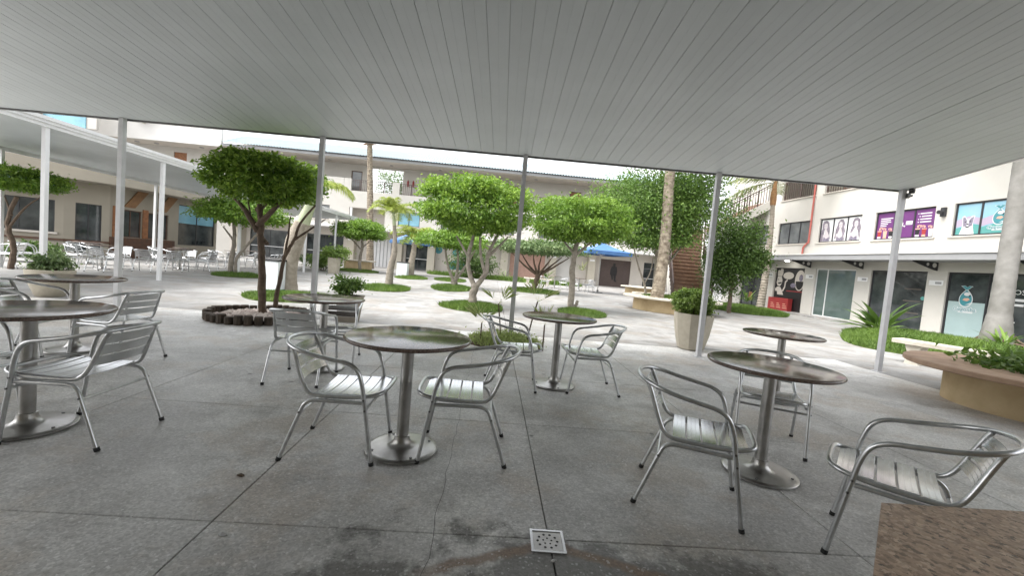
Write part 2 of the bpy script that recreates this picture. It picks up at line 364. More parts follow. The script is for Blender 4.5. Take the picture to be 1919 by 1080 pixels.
def crown(name, parent, c, rad, n, size, seed, m, clumps=90, shell=0.55, flat=0.55, sig=0.16, stray=0.04, droop=0.35, power=0.75, light=0.35):
    """clumped leaves through a flattened clipped-dome volume"""
    rng = np.random.default_rng(seed); rad = np.array(rad)
    u = rng.normal(0, 1, (clumps,3)); u /= np.linalg.norm(u, axis=1)[:,None]
    u[:,2] = np.where(u[:,2] < 0, u[:,2]*flat, np.sign(u[:,2])*np.abs(u[:,2])**power)
    k = 1-shell*rng.random(clumps)**2.2
    cc = u*k[:,None]
    ct = rng.random(clumps)
    i = rng.integers(0, clumps, n)
    s = np.where(rng.random(n) < stray, 1.9, 1.0)[:,None]
    p = cc[i]+rng.normal(0, sig, (n,3))*s
    o = p/np.maximum(np.linalg.norm(p, axis=1)[:,None], 1e-3)
    pos = np.array(c)+p*rad
    v, f = leaf_cloud(pos, o, size, rng, droop)
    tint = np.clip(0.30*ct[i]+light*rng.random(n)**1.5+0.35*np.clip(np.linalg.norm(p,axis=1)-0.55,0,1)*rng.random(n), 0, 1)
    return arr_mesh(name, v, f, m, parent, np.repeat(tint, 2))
def wood(name, parent, paths, m, n=8, seed=0):
    """trunk and limbs as tapering crooked tubes in one continuous part"""
    rnd = random.Random(seed); b = MB()
    for pts, r0, r1 in paths:
        P = cat(pts, 5); N = len(P)
        b.tube([p+Vector((rnd.uniform(-1,1), rnd.uniform(-1,1), 0))*r0*0.15 for p in P], [(r0+(r1-r0)*i/(N-1))*rnd.uniform(0.92,1.08) for i in range(N)], n)
    return b.build(name, m, parent, True)
def frond(L, leaflets, lw, ll, droop, rng, arch=0.9, vee=0.5):
    """pinnate palm leaf along +x: rachis and paired leaflets"""
    rp = []
    for i in range(15):
        t = i/14; ang = arch-(arch+droop)*t**1.2
        rp.append((t, ang))
    pts = [np.array([0.,0.,0.])]
    for i in range(1, 15): a = rp[i][1]; pts.append(pts[-1]+np.array([math.cos(a),0,math.sin(a)])*L/14)
    pts = np.array(pts); V = []; F = []
    def quad(a,b,c,d): k = len(V); V.extend([a,b,c,d]); F.append((k,k+1,k+2)); F.append((k,k+2,k+3))
    for i in range(14):   # rachis as a thin three-sided rib
        w0 = 0.022*L*(1-i/14.5)*0.5; w1 = 0.022*L*(1-(i+1)/14.5)*0.5
        for (s0, s1) in (((1,0),(0,-1)),((0,-1),(-1,0)),((-1,0),(1,0))):
            quad(pts[i]+[0,s0[0]*w0,s0[1]*w0], pts[i]+[0,s1[0]*w0,s1[1]*w0], pts[i+1]+[0,s1[0]*w1,s1[1]*w1], pts[i+1]+[0,s0[0]*w1,s0[1]*w1])
    for k in range(leaflets):
        t = 0.14+0.86*k/(leaflets-1); x = t*14; i = min(13,int(x)); p = pts[i]+(pts[i+1]-pts[i])*(x-i); dr = (pts[i+1]-pts[i])/np.linalg.norm(pts[i+1]-pts[i])
        l = ll*(0.45+0.75*math.sin(PI*min(1,t*0.86+0.12)))*rng.uniform(0.85,1.1)
        for s in (-1, 1):
            d = dr*rng.uniform(0.45,0.7)+np.array([0,s*1.0,0])+np.array([0,0,vee*rng.uniform(0.3,1.0)]); d /= np.linalg.norm(d)
            tip = p+d*l+np.array([0,0,-0.35*l*rng.uniform(0.6,1.5)]); mid = p+d*l*0.5; wv = dr*lw*0.5
            quad(p-wv*0.6, mid-wv, mid+wv, p+wv*0.6)
            kk = len(V); V.extend([mid-wv, tip, mid+wv]); F.append((kk,kk+1,kk+2))
    return np.array(V), np.array(F)
def frond_mesh(name, m, seed, *a, **k):
    rng = np.random.default_rng(seed); V, F = frond(*a, rng, **k)
    o = arr_mesh(name, V, F, m, None, np.clip(rng.random(len(F))*0.8+0.1, 0, 1)); me = o.data; bpy.data.objects.remove(o); return me
def lawn(name, label, pts, n, h, seed, z=0.0, hump=0.06, m='grass', turf='soil_grass'):
    """a grass patch: low earth mound with a mass of blades, outline as polygon"""
    rng = np.random.default_rng(seed); P = np.array(cat([(*p,0) for p in pts+[pts[0]]], 6))[:-1,:2]
    c = P.mean(0); N = len(P)
    t = thing(name, label, 'lawn', (c[0], c[1], z)); t['kind'] = 'stuff'
    b = MB(); Q = P-c; rings = [(1.0,-0.01),(0.985,0.02),(0.8,0.02+hump*0.6),(0.4,0.02+hump)]
    vs = [(q[0]*k,q[1]*k,zz) for k,zz in rings for q in Q]+[(0,0,0.02+hump)]
    fs = [(r*N+i, r*N+(i+1)%N, (r+1)*N+(i+1)%N, (r+1)*N+i) for r in range(3) for i in range(N)]+[(3*N+i, 3*N+(i+1)%N, 4*N) for i in range(N)]
    b.add(vs, fs).build('turf', turf, t, True)
    k = np.sqrt(rng.random(n))*1.0; j = rng.integers(0, N, n); fr = rng.random(n)[:,None]
    e = Q[j]*(1-fr)+Q[(j+1)%N]*fr
    xy = e*k[:,None]; zz = 0.015+hump*np.clip((1-k)/0.5,0,1)
    d = rng.normal(0, 0.45, (n,2)); hh = h*rng.uniform(0.5,1.3,n); wv = rng.normal(0,1,(n,2)); wv /= np.linalg.norm(wv,axis=1)[:,None]; ww = h*0.13
    p0 = np.column_stack([xy-wv*ww,zz]); p1 = np.column_stack([xy+wv*ww,zz]); tp = np.column_stack([xy+d*hh[:,None],zz+hh])
    v = np.stack([p0,p1,tp],1).reshape(-1,3); f = np.arange(3*n).reshape(-1,3)
    sp_ = .5+.25*np.sin(xy[:,0]*5.1+seed)*np.sin(xy[:,1]*4.3+2*seed)+.25*np.sin(xy[:,0]*2.1-xy[:,1]*2.7+seed); g = arr_mesh('grass_blades', v, f, m, t, np.clip(.55*rng.random(n)+.5*sp_-.05, 0, 1)); g['kind'] = 'stuff'
    return t
mat('soil_grass', (0.085, 0.13, 0.03), 0.95, c2=(0.06, 0.075, 0.025), scale=6, bump=0.6)
# ------------------------------------------------------------------ ground, slabs
ground = struct(MB().add([(-200,-150,-0.03),(200,-150,-0.03),(200,250,-0.03),(-200,250,-0.03)], [(0,1,2,3)]).build('ground', 'joint_dirt'))
def slab_mesh(w, d, m, gap):
    o = MB().bbox(gap/2, w-gap/2, gap/2, d-gap/2, -0.029, 0, 0.003).build('slab', m); me = o.data; bpy.data.objects.remove(o); return me
terrace = struct(bpy.data.objects.new('terrace_floor', None)); COL.objects.link(terrace)
SX, SY, X0, Y0 = 1.54, 1.40, -1.17, 1.89
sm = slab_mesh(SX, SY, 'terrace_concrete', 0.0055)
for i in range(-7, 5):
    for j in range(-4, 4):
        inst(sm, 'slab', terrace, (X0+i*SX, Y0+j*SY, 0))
plaza = struct(bpy.data.objects.new('plaza_paving', None)); COL.objects.link(plaza)
pm = slab_mesh(SX*2, SY*2, 'plaza_concrete', 0.006)
for i in range(-13, 9):
    for j in range(0, 12):
        x = X0-SX+i*SX*2; y = Y0+4*SY+j*SY*2
        inst(pm, 'slab', plaza, (x, y, 0))
for i in list(range(-13, -3))+list(range(3, 9)):     # plaza beside the terrace
    for j in range(-4, 0):
        x = X0-SX+i*SX*2; y = Y0+4*SY+j*SY*2
        inst(pm, 'slab', plaza, (x, y, 0))
# thin shrinkage crack running through the terrace
ck = MB(); rnd = random.Random(4); yy = 1.5; pts = []
while yy < 6.3: pts.append((-0.175+rnd.uniform(-.012,.012), yy)); yy += rnd.uniform(.05,.16)
for a, b in zip(pts, pts[1:]): ck.add([(a[0]-.0012,a[1],.0015),(a[0]+.0012,a[1],.0015),(b[0]+.0012,b[1],.0015),(b[0]-.0012,b[1],.0015)], [(0,1,2,3)])
c = ck.build('floor_crack', 'joint_dirt'); struct(c)
# unseen wall added behind the camera to block light from the near terrace
struct(MB().box(-14, 9, -4.4, -4.1, -0.03, 4.6).build('unseen_back_wall', 'cream_dark'))

# ------------------------------------------------------------------ main canopy over the terrace
CRZ = math.atan2(6.74-7.09, 6.61+6.01)
canopy = thing('canopy', 'white panelled flat canopy on slim grey posts above the near tables', 'canopy', (0.30, 6.915, 0), CRZ)
SL = 0.10                                              # rises towards the camera
CX0, CX1, CL = -9.4, 6.36, 11.2
def roofz(y): return 3.035-SL*y
p = MB()
def panel_prof(w):
    g = 0.0016
    return [(g,0.012),(g,0.002),(g+0.003,0.0),(w/2-0.0025,0.0),(w/2-0.001,0.001),(w/2+0.001,0.001),(w/2+0.0025,0.0),(w-g-0.003,0.0),(w-g,0.002),(w-g,0.012)]
pr_ = panel_prof(0.2)
for k in range(len(pr_)-1):
    (a, za), (b_, zb) = pr_[k], pr_[k+1]
    p.add([(a,0,za),(b_,0,zb),(b_,-CL,zb+SL*CL),(a,-CL,za+SL*CL)], [(0,1,2,3)])
po = p.build('ceiling_panel', 'pvc'); pmesh = po.data; bpy.data.objects.remove(po)
npan = int((CX1-CX0)/0.2)
for k in range(npan):
    o = inst(pmesh, 'ceiling_panel', canopy, (CX1-(k+1)*0.2, -0.02, roofz(-0.02)))
    if k == 10: o.rotation_euler = (0, 0, R(0.077)); o.location.x -= 0.015; o.location.z -= 0.003
MB().add([(CX0,-CL,0.09+roofz(-CL)),(CX1,-CL,0.09+roofz(-CL)),(CX1,0,0.09+roofz(0)),(CX0,0,0.09+roofz(0)),
          (CX0,-CL,0.02+roofz(-CL)),(CX1,-CL,0.02+roofz(-CL)),(CX1,0,0.02+roofz(0)),(CX0,0,0.02+roofz(0))],
         [(0,1,2,3),(7,6,5,4),(0,4,5,1),(1,5,6,2),(2,6,7,3),(3,7,4,0)]).build('roof_sheet', 'ledge_grey', canopy)
b = MB(); b.box(CX0-.02, CX1+.03, 0.003, 0.04, roofz(0)-.018, roofz(0)+.12); b.build('edge_trim', 'dark_steel', canopy)
b = MB(); b.add([(CX1+.004,-CL,roofz(-CL)-.012),(CX1+.03,-CL,roofz(-CL)-.012),(CX1+.03,0,roofz(0)-.012),(CX1+.004,0,roofz(0)-.012),
                 (CX1+.004,-CL,roofz(-CL)+.12),(CX1+.03,-CL,roofz(-CL)+.12),(CX1+.03,0,roofz(0)+.12),(CX1+.004,0,roofz(0)+.12)],
                [(0,3,2,1),(4,5,6,7),(0,1,5,4),(1,2,6,5),(2,3,7,6),(3,0,4,7)]); b.build('edge_trim', 'white_paint', canopy)
for X in (-9.3, -6.31, -3.17, 0.08, 3.24, 6.31):
    po = MB(); po.box(-.036,.036,-.036,.036,0.008,roofz(-.05)-.003).build('post', 'post_paint', canopy).location = (X, -.05, 0)
    MB().bbox(-.075,.075,-.075,.075,0,0.008,.002).build('base_plate', 'post_paint', canopy).location = (X, -.05, 0)

# ------------------------------------------------------------------ side canopy over the cafe seating
sc = thing('side_canopy', 'white framed side canopy over the cafe seating on the left', 'canopy', (-8.9, 6.5, 0))
L2 = 22.2
b = MB(); b.box(-4.4, -0.02, 0, L2, 3.22, 3.27); b.build('roof_sheet', 'pvc', sc)
for z0, z1, y in ((3.15,3.215,0.0),(3.217,3.275,0.035),(3.277,3.345,0.065)):
    MB().box(-0.02+y, 0.02+y, 0, L2, z0, z1).build('fascia_strip', 'white_paint', sc)
MB().box(-4.46,-4.40, 0, L2, 3.12, 3.30).build('rear_beam', 'white_paint', sc)
for yy in (2.3, 5.23, 8.72, 13.9, 17.6):
    MB().box(-.04,.04,-.04,.04,0,3.15).build('post', 'white_paint', sc).location = (-0.05, yy, 0)
for yy in (5.4, 10.5, 16):
    MB().box(-.04,.04,-.04,.04,0,3.12).build('post', 'white_paint', sc).location = (-4.3, yy, 0)

# ------------------------------------------------------------------ floor drain, scraps
dr = thing('floor_drain', 'square steel floor drain with round holes between brown stains', 'drain', (0.36, 1.87, 0.001), CRZ)
b = MB()
for x0,x1,y0,y1 in ((-.08,.08,-.08,-.068),(-.08,.08,.068,.08),(-.08,-.068,-.068,.068),(.068,.08,-.068,.068)): b.box(x0,x1,y0,y1,0,.006)
b.build('rim', 'aluminium', dr)
MB().box(-.0675,.0675,-.0675,.0675,0,.003).build('grate', 'steel', dr)
b = MB()
for k in range(10):
    a = 2*PI*k/10
    b.lathe([(.0065,0),(.0065,.0006)], 8, (.046*math.cos(a), .046*math.sin(a), .0032))
for k in range(5):
    a = 2*PI*k/5+.3; b.lathe([(.005,0),(.005,.0006)], 8, (.02*math.cos(a), .02*math.sin(a), .0032))
b.build('drain_hole', 'rubber', dr)['kind'] = 'stuff'
def scrap(name, label, c, x, y, s, m, seed):
    rnd = random.Random(seed); n = 7
    b = MB(); vs = [(s*rnd.uniform(.6,1.2)*math.cos(2*PI*i/n), s*.55*rnd.uniform(.6,1.2)*math.sin(2*PI*i/n), rnd.uniform(0.002,.012)) for i in range(n)]
    b.add([(0,0,.016)]+vs+[(vx*.96,vy*.96,.0012) for vx,vy,_ in vs], [(0,i+1,(i+1)%n+1) for i in range(n)]+[(i+1,i+1+n,(i+1)%n+1+n,(i+1)%n+1) for i in range(n)])
    o = b.build(name, m); o.location = (x,y,0); tag(o, label, c)
scrap('paper_scrap', 'small white crumb of paper just in front of the floor drain', 'scrap', 0.37, 1.74, .014, 'print_white', 1)
scrap('paper_scrap', 'small white paper scrap on the bare floor at lower left', 'scrap', -1.07, 1.80, .02, 'print_white', 2)
scrap('fallen_leaf', 'dark fallen leaf on the floor left of centre', 'leaf', -1.27, 2.28, .022, 'bark', 3)
scrap('paper_scrap', 'white scrap lying on the bright plaza before the brown board', 'scrap', 5.2, 17.0, .12, 'print_white', 5)

# ------------------------------------------------------------------ corner of the low granite wall at lower right
lw = thing('low_granite_wall', 'low wall with speckled brown granite top at the lower right corner', 'wall', (0,0,0))
Z = 0.55
cap = [(1.437,1.374),(1.497,1.374),(1.63,1.07),(1.95,0.62),(1.04,0.20),(0.62,0.58)]
cap2 = [(1.503,1.374),(3.4,1.374),(3.4,-0.4),(2.35,0.2),(1.637,1.07)]
MB().slab(cap[::-1], Z-.035, Z).build('cap_stone', 'brown_granite', lw)
MB().slab(cap2[::-1], Z-.035, Z-.0006).build('cap_stone', 'brown_granite', lw)
MB().slab([(1.46,1.33),(3.38,1.33),(3.38,-.38),(2.3,.15),(1.90,.58),(1.05,.25),(.68,.58)][::-1], 0, Z-.0355).build('wall', 'cream_dark', lw)
# ------------------------------------------------------------------ aluminium chair
def flip(pts): return [(x,-y,z) for x,y,z in pts]
def slat_strip(path_fn, half, width, rib=0.0016, thick=0.005):
    """fluted slat: path_fn(y, u) -> point, u across the width"""
    b = MB(); us = [0,.03,.29,.31,.35,.37,.63,.65,.69,.71,.97,1]; hh = [-1,1,1,-.5,-.5,1,1,-.5,-.5,1,1,-1]
    ys = [half*(-1+2*i/12) for i in range(13)]; n = len(us)
    V = []; F = []
    for y in ys:
        for u, h in zip(us, hh): V.append(path_fn(y, u*width, h*rib))
        for u in (1, 0): V.append(path_fn(y, u*width, -thick))
    m = n+2
    for i in range(12):
        for k in range(m): F.append((i*m+k, i*m+(k+1)%m, (i+1)*m+(k+1)%m, (i+1)*m+k))
    F.append(tuple(range(m))); F.append(tuple(12*m+k for k in range(m))[::-1])
    return b.add(V, F)
def make_chair():
    t = thing('aluminium_chair', '', 'chair')
    r = .0125
    half = [(.205,.235,.395),(.188,.238,.49),(.158,.241,.57),(.102,.245,.612),(.0,.249,.632),(-.10,.249,.650),(-.19,.236,.671),(-.265,.19,.690),(-.312,.10,.700)]
    MB().tube(cat(half+[(-.325,0,.702)]+flip(half)[::-1], 4), r, 10).build('armrest_loop', 'alu_tube', t, True)
    sh = [(-.262,.165,.684),(-.235,.175,.625),(-.175,.19,.47),(-.135,.2,.413),(-.08,.205,.399),(.1,.209,.400),(.22,.207,.411),(.283,.185,.424),(.303,.13,.43)]
    MB().tube(cat(sh+[(.307,0,.431)]+flip(sh)[::-1], 4), r, 10).build('seat_frame', 'alu_tube', t, True)
    for s in (1,-1):
        f = lambda P: [(x,y*s,z) for x,y,z in P]
        lg = MB().tube(f([(.270,.236,.012),(.2055,.2352,.40)]), r, 10).build('leg', 'alu_tube', t, True)
        MB().tube(f([(.2735,.236,0),(.2695,.236,.022)]), .0148, 10).build('foot_cap', 'rubber', lg)
        MB().tube(f([(.2165,.246,.335),(.2165,.252,.335)]), .006, 8).build('bolt', 'dark_steel', lg); MB().tube(f([(.2055,.246,.398),(.2055,.252,.398)]), .006, 8).build('bolt', 'dark_steel', lg)
        lg = MB().tube(cat(f([(-.268,.236,.012),(-.215,.232,.16),(-.162,.228,.305),(-.138,.225,.352),(-.095,.222,.372),(0,.222,.374),(.195,.222,.372)]), 4), .0115, 10).build('leg', 'alu_tube', t, True)
        MB().tube(f([(-.2725,.236,0),(-.265,.236,.022)]), .0148, 10).build('foot_cap', 'rubber', lg)
        b = MB(); b.tube(f([(-.166,.236,.30),(-.166,.244,.30)]), .006, 8); b.build('bolt', 'dark_steel', lg)
    MB().tube([(.216,-.234,.335),(.216,.234,.335)], .009, 8).build('stretcher', 'alu_tube', t, True)
    MB().tube([(-.166,-.229,.295),(-.166,.229,.295)], .009, 8).build('stretcher', 'alu_tube', t, True)
    for k in range(5):
        x0 = -.105+k*.0775
        dz = .404+.010*(k/4)**2
        slat_strip(lambda y,u,h: (x0+u, y, dz+.006+h-.012*(1-(y/.2)**2)), .2, .070).build('seat_slat', 'aluminium', t)
    d = Vector((-.087,0,.205)).normalized(); nn = Vector((d.z,0,-d.x))
    for k in range(3):
        base = Vector((-.178,0,.475))+d*(k*.073)
        def fn(y,u,h):
            q = base+d*u+nn*(h+.006)-Vector((.022*(1-(y/.185)**2),0,0)); return (q.x, y*(1-.0*u), q.z)
        slat_strip(fn, .178, .062).build('back_slat', 'aluminium', t)
    return t
proto = make_chair(); used = [0]
def chair(x, y, deg, label, group='aluminium armchairs', s=1.0):
    o = proto if not used[0] else dup(proto); used[0] = 1
    o.location = (x,y,0); o.rotation_euler = (0,0,R(deg)); o['label'] = label; o['group'] = group; return o

# ------------------------------------------------------------------ round granite table
def make_table():
    t = thing('round_table', '', 'table')
    tp = MB().lathe([(0,.729),(.375,.729),(.392,.731),(.399,.737),(.4015,.743),(.4,.749),(.395,.7535),(.388,.755),(0,.755)], 64).build('table_top', 'granite', t, True)
    MB().lathe([(.11,.715),(.11,.7285),(0,.7285)], 20).build('mounting_plate', 'dark_steel', t, True)
    MB().lathe([(.0385,.085),(.0385,.7145)], 24).build('column', 'steel', t, True)
    MB().lathe([(.225,.003),(.232,.008),(.232,.014),(.224,.021),(.20,.024),(.10,.030),(.078,.036),(.058,.055),(.05,.075),(.047,.098),(.0387,.10)], 48).build('base', 'steel', t, True)
    for k in range(4): a = 2*PI*k/4+.5; MB().lathe([(.0085,.022),(.0085,.030),(0,.0305)], 8, (.19*math.cos(a), .19*math.sin(a), 0)).build('bolt', 'dark_steel', t)
    return t
tproto = make_table(); tused = [0]
def table(x, y, label, group='round granite tables', rz=0):
    o = tproto if not tused[0] else dup(tproto); tused[0] = 1
    o.location = (x,y,0); o.rotation_euler = (0,0,rz); o['label'] = label; o['group'] = group; return o
table(-0.50, 2.72, 'round brown granite table, front centre, between two chairs facing each other')
table(1.93, 2.71, 'round brown granite table, front right, with a pipe reflected in its top', rz=.4)
table(-2.81, 2.69, 'round brown granite table cut by the left edge of the picture', rz=.9)
table(0.76, 4.47, 'round granite table, middle, between two chairs beside the small plant bed', rz=1.2)
table(-4.24, 4.48, 'round granite table in the second row at far left', rz=.2)
table(-1.73, 4.48, 'round granite table in the second row in front of the taupe planter', rz=.7)
table(3.32, 4.55, 'round granite table without chairs, right, behind the front right table', rz=.3)
N = 'near aluminium armchairs'
chair(-0.90, 2.71, 0, 'aluminium armchair left of the front centre table, facing right', N)
chair(-0.10, 2.78, 181, 'aluminium armchair right of the front centre table, facing left', N)
chair(0.27, 4.38, -3, 'aluminium armchair in front of the small plant bed, facing right', N)
chair(1.135, 4.43, 180, 'aluminium armchair right of the middle table, facing left', N)
chair(1.24, 2.35, -25, 'aluminium armchair left of the front right table, turned half to the viewer', N)
chair(2.35, 3.29, -117, 'aluminium armchair behind the front right table, facing the viewer', N)
chair(2.09, 1.88, 136, 'large nearest aluminium armchair behind the granite corner at right', N)
chair(-2.445, 2.685, 180, 'aluminium armchair at left beside the cut-off table, facing left', N)
chair(-3.62, 4.28, 172, 'aluminium armchair showing its slatted back, right of the far left second row table', N)
chair(-4.50, 4.30, 12, 'aluminium armchair left of the far left second row table, half hidden by a table top', N)
chair(-1.75, 4.08, 92, 'aluminium armchair with its slatted back to the viewer at the second row table', N)
chair(-1.73, 4.86, -80, 'aluminium armchair on the far side of the second row table before the taupe planter', N)
chair(-3.33, 2.66, 0, 'aluminium armchair cut off by the left edge beside the nearest left table', N)
# cafe seating under the side canopy
G = 'cafe tables under the side canopy'; cafe_t = []; cafe_c = []; far_c = []; far_t = []
for k, (x,y) in enumerate(((-12.2,13.7),(-11.5,16.0),(-12.7,17.9),(-12.0,20.1),(-14.0,15.2),(-12.6,22.9))):
    cafe_t.append(table(x, y, '', G, k*.7))
G = 'cafe armchairs under the side canopy'
lab = 'aluminium armchair among the crowded tables under the side canopy by the cafe'
chair(-11.5,12.9,100,'aluminium armchair with its back to the viewer, just right of the bowl planter', G)
chair(-12.95,11.9,200,'aluminium armchair at the far left picture edge before the cafe window', G)
for x,y,a in ((-13.0,13.8,0),(-11.2,14.1,110),(-12.4,14.6,-80),(-10.95,15.15,105),(-10.65,16.2,180),(-12.35,16.3,0),(-11.8,16.8,-90),(-13.5,17.6,10),(-11.9,18.2,170),(-11.6,19.3,120),(-12.9,20.2,0),(-11.2,20.3,170),(-13.2,15.5,190),(-14.7,15.6,-20),(-12.0,22.2,110),(-13.4,22.7,0),(-11.7,23.2,180),(-13.3,12.6,40)):
    cafe_c.append(chair(x,y,a,lab,G))
G = 'pale armchairs on the far side of the plaza'
for x,y,a in ((3.15,25.2,0),(4.35,25.1,160),(4.75,24.0,80),(5.85,25.3,200),(5.65,23.7,95)):
    far_c.append(chair(x,y,a,'', G))
for x,y in ((3.8,25.3),(5.2,24.8)): far_t.append(table(x,y,'','distant plaza tables'))

ORD = ['first','second','third','fourth','fifth','sixth','seventh','eighth','ninth','tenth','eleventh','twelfth','thirteenth','fourteenth','fifteenth','sixteenth','seventeenth','eighteenth']
def by_place(L, text):
    """labels by place, counted from the left as the picture shows them"""
    def px(o): v = Vector((o.location.x, o.location.y, .4-CAM_H)); return v.dot(_r)/v.dot(_f)
    for k, o in enumerate(sorted(L, key=px)): o['label'] = text % ORD[k]
by_place(cafe_c, '%s from left of the crowded aluminium armchairs under the side canopy')
by_place(cafe_t, '%s from left of the round tables under the side canopy by the cafe')
by_place(far_c, '%s from left of the small distant armchairs near the blue parasol')
by_place(far_t, '%s from left of the distant tables between the pale armchairs')
# ------------------------------------------------------------------ facade helpers (local x along the wall, +y outward, z up)
def wall_panel(name, parent, s0, s1, z0, z1, holes, m, o=0.0, th=0.22):
    xs = sorted({s0,s1,*[h[0] for h in holes],*[h[1] for h in holes]}); zs = sorted({z0,z1,*[h[2] for h in holes],*[h[3] for h in holes]})
    xs = [x for x in xs if s0 <= x <= s1]; zs = [z for z in zs if z0 <= z <= z1]
    def solid(i, j):
        if i < 0 or j < 0 or i >= len(xs)-1 or j >= len(zs)-1: return False
        cx = (xs[i]+xs[i+1])/2; cz = (zs[j]+zs[j+1])/2
        return not any(h[0] < cx < h[1] and h[2] < cz < h[3] for h in holes)
    b = MB()
    for i in range(len(xs)-1):
        for j in range(len(zs)-1):
            if not solid(i,j): continue
            a, c, d, e = xs[i], xs[i+1], zs[j], zs[j+1]
            b.add([(a,o,d),(c,o,d),(c,o,e),(a,o,e),(a,o-th,d),(c,o-th,d),(c,o-th,e),(a,o-th,e)],
                  [(3,2,1,0),(4,5,6,7)]+([(0,4,7,3)] if not solid(i-1,j) else [])+([(1,2,6,5)] if not solid(i+1,j) else [])+([(0,1,5,4)] if not solid(i,j-1) else [])+([(3,7,6,2)] if not solid(i,j+1) else []))
    return b.build(name, m, parent)
def frame(name, parent, s0, s1, z0, z1, n, m, o, w=.05, d=.06, cuts=None):
    """frame bars with n panes; returns frame object and pane spans"""
    b = MB(); b.box(s0,s1,o-d,o,z0,z0+w); b.box(s0,s1,o-d,o,z1-w,z1); b.box(s0,s0+w,o-d,o,z0+w,z1-w); b.box(s1-w,s1,o-d,o,z0+w,z1-w)
    sp = []; cs = cuts or [s0+(s1-s0)*k/n for k in range(1,n)]
    e = s0+w
    for c in cs: b.box(c-w/2,c+w/2,o-d,o,z0+w,z1-w); sp.append((e,c-w/2)); e = c+w/2
    sp.append((e,s1-w))
    return b.build(name, m, parent), sp
def pane(parent, s0, s1, z0, z1, m, o, name='pane'):
    return MB().box(s0,s1,o-.012,o,z0,z1).build(name, m, parent)
def window(parent, s0, s1, z0, z1, n, fm, pms, o=-.06, sill='wall_grey', name='window'):
    f, sp = frame(name, parent, s0+.004, s1-.004, z0+.004, z1-.004, n, fm, o)
    for k, (a, c) in enumerate(sp): pane(f, a, c, z0+.05, z1-.05, pms[k % len(pms)], o-.025)
    if sill: MB().box(s0-.09, s1+.09, -.05, .07, z0-.045, z0-.002).build('sill', sill, f)
    return f, sp
def flat(parent, polys, m, o, name='print', th=.003):
    for P in polys: r_ = MB().prism(P, o, o+th).build(name, m, parent)
    return r_
def ell(cx, cz, rx, rz, n=18, a0=0, a1=2*PI): return [(cx+rx*math.cos(a0+(a1-a0)*k/n), cz+rz*math.sin(a0+(a1-a0)*k/n)) for k in range(n+(0 if abs(a1-a0-2*PI) < 1e-6 else 1))]
def text(parent, s, x, z, size, m, o, name='lettering', flipx=True, th=.003, offset=0.0):
    cu = bpy.data.curves.new('t', 'FONT'); cu.body = s; cu.size = size; cu.align_x = 'CENTER'; cu.align_y = 'CENTER'; cu.extrude = th/2; cu.resolution_u = 2; cu.offset = offset
    to = bpy.data.objects.new('t', cu); COL.objects.link(to); bpy.context.view_layer.update()
    me = bpy.data.meshes.new_from_object(to.evaluated_get(bpy.context.evaluated_depsgraph_get())); bpy.data.objects.remove(to)
    me.materials.clear(); me.materials.append(MATS[m]); me.name = name
    ob = bpy.data.objects.new(name, me); COL.objects.link(ob); ob.parent = parent; ob.location = (x, o, z); ob.rotation_euler = (PI/2, 0, PI)
    return ob

# ------------------------------------------------------------------ right wing with shops
rw = thing('shop_wing', 'cream two storey shop wing with printed windows along the right side', 'building', (16.65,0,0), math.atan2(1,-.066))
MW = [(22.84,24.74),(20.1,22.17),(17.4,19.55),(14.57,16.8),(11.75,13.98),(8.95,11.2)]
MD = [(22.75,24.72),(20.08,22.08),(17.35,19.42),(14.54,16.66),(11.6,13.9),(8.8,11.0)]
BAL = [(19.98,22.2),(17.3,19.5),(14.5,16.8),(11.8,14.0)]
wall_panel('wall', rw, 6, 26.5, 0, 9.0, [(a,c,3.53,4.66) for a,c in MW]+[(a,c,0.06,2.29) for a,c in MD]+[(a,c,5.87,8.2) for a,c in BAL], 'cream')
MB().box(6,26.5,-2.6,-2.4,0,9).build('inner_wall', 'cream_dark', rw); MB().box(6,26.5,-2.4,-.22,5.6,5.85).build('corridor_floor', 'wall_grey', rw)
MB().box(5.6,26.8,-3.0,.5,9.0,9.2).build('roof', 'roof_sheet', rw)
MB().box(6,25.2,0.002,1.1,2.62,2.84).build('ledge', 'ledge_grey', rw); MB().box(6,25.2,0.002,1.14,2.842,2.885).build('ledge_trim', 'white_wall', rw)
MB().box(6,25.4,.002,.9,-.01,.055).build('step', 'plaza_concrete', rw)
bn = [(0,0),(1.0,0),(1.0,-.04),(.18,-.26),(0,-.30)]
for s in (24.9, 22.45, 19.75, 17.05, 14.25, 11.4):   # cut steel brackets under the ledge
    b = MB(); n_ = len(bn)
    b.add([(s-.02,.01+y,2.615+z) for y,z in bn]+[(s+.02,.01+y,2.615+z) for y,z in bn], [tuple(range(n_)), tuple(range(n_,2*n_))[::-1]]+[(i,i+n_,(i+1)%n_+n_,(i+1)%n_) for i in range(n_)])
    br = b.build('ledge_bracket', 'metal_black', rw)
    b = MB()
    for cy, cr in ((.15,.085),(.42,.055)):
        for sg in (-1,1):
            vs = [(s+sg*.0225, .01+cy+cr*math.cos(2*PI*k/16), 2.615-.115*(1-cy*.45)+cr*math.sin(2*PI*k/16)) for k in range(16)]
            b.add(vs, [tuple(range(16)) if sg > 0 else tuple(range(16))[::-1]])
    b.build('round_cutout', 'white_wall', br)
pr_sets = {1:['glass_grey'],2:['print_white'],3:['purple'],4:['print_skyblue']}
wins = []
for k, (a, c) in enumerate(MW):
    wins.append(window(rw, a, c, 3.53, 4.66, 3, 'metal_black', [pr_sets.get(k, ['glass_grey'])[0]]))
O = -.083
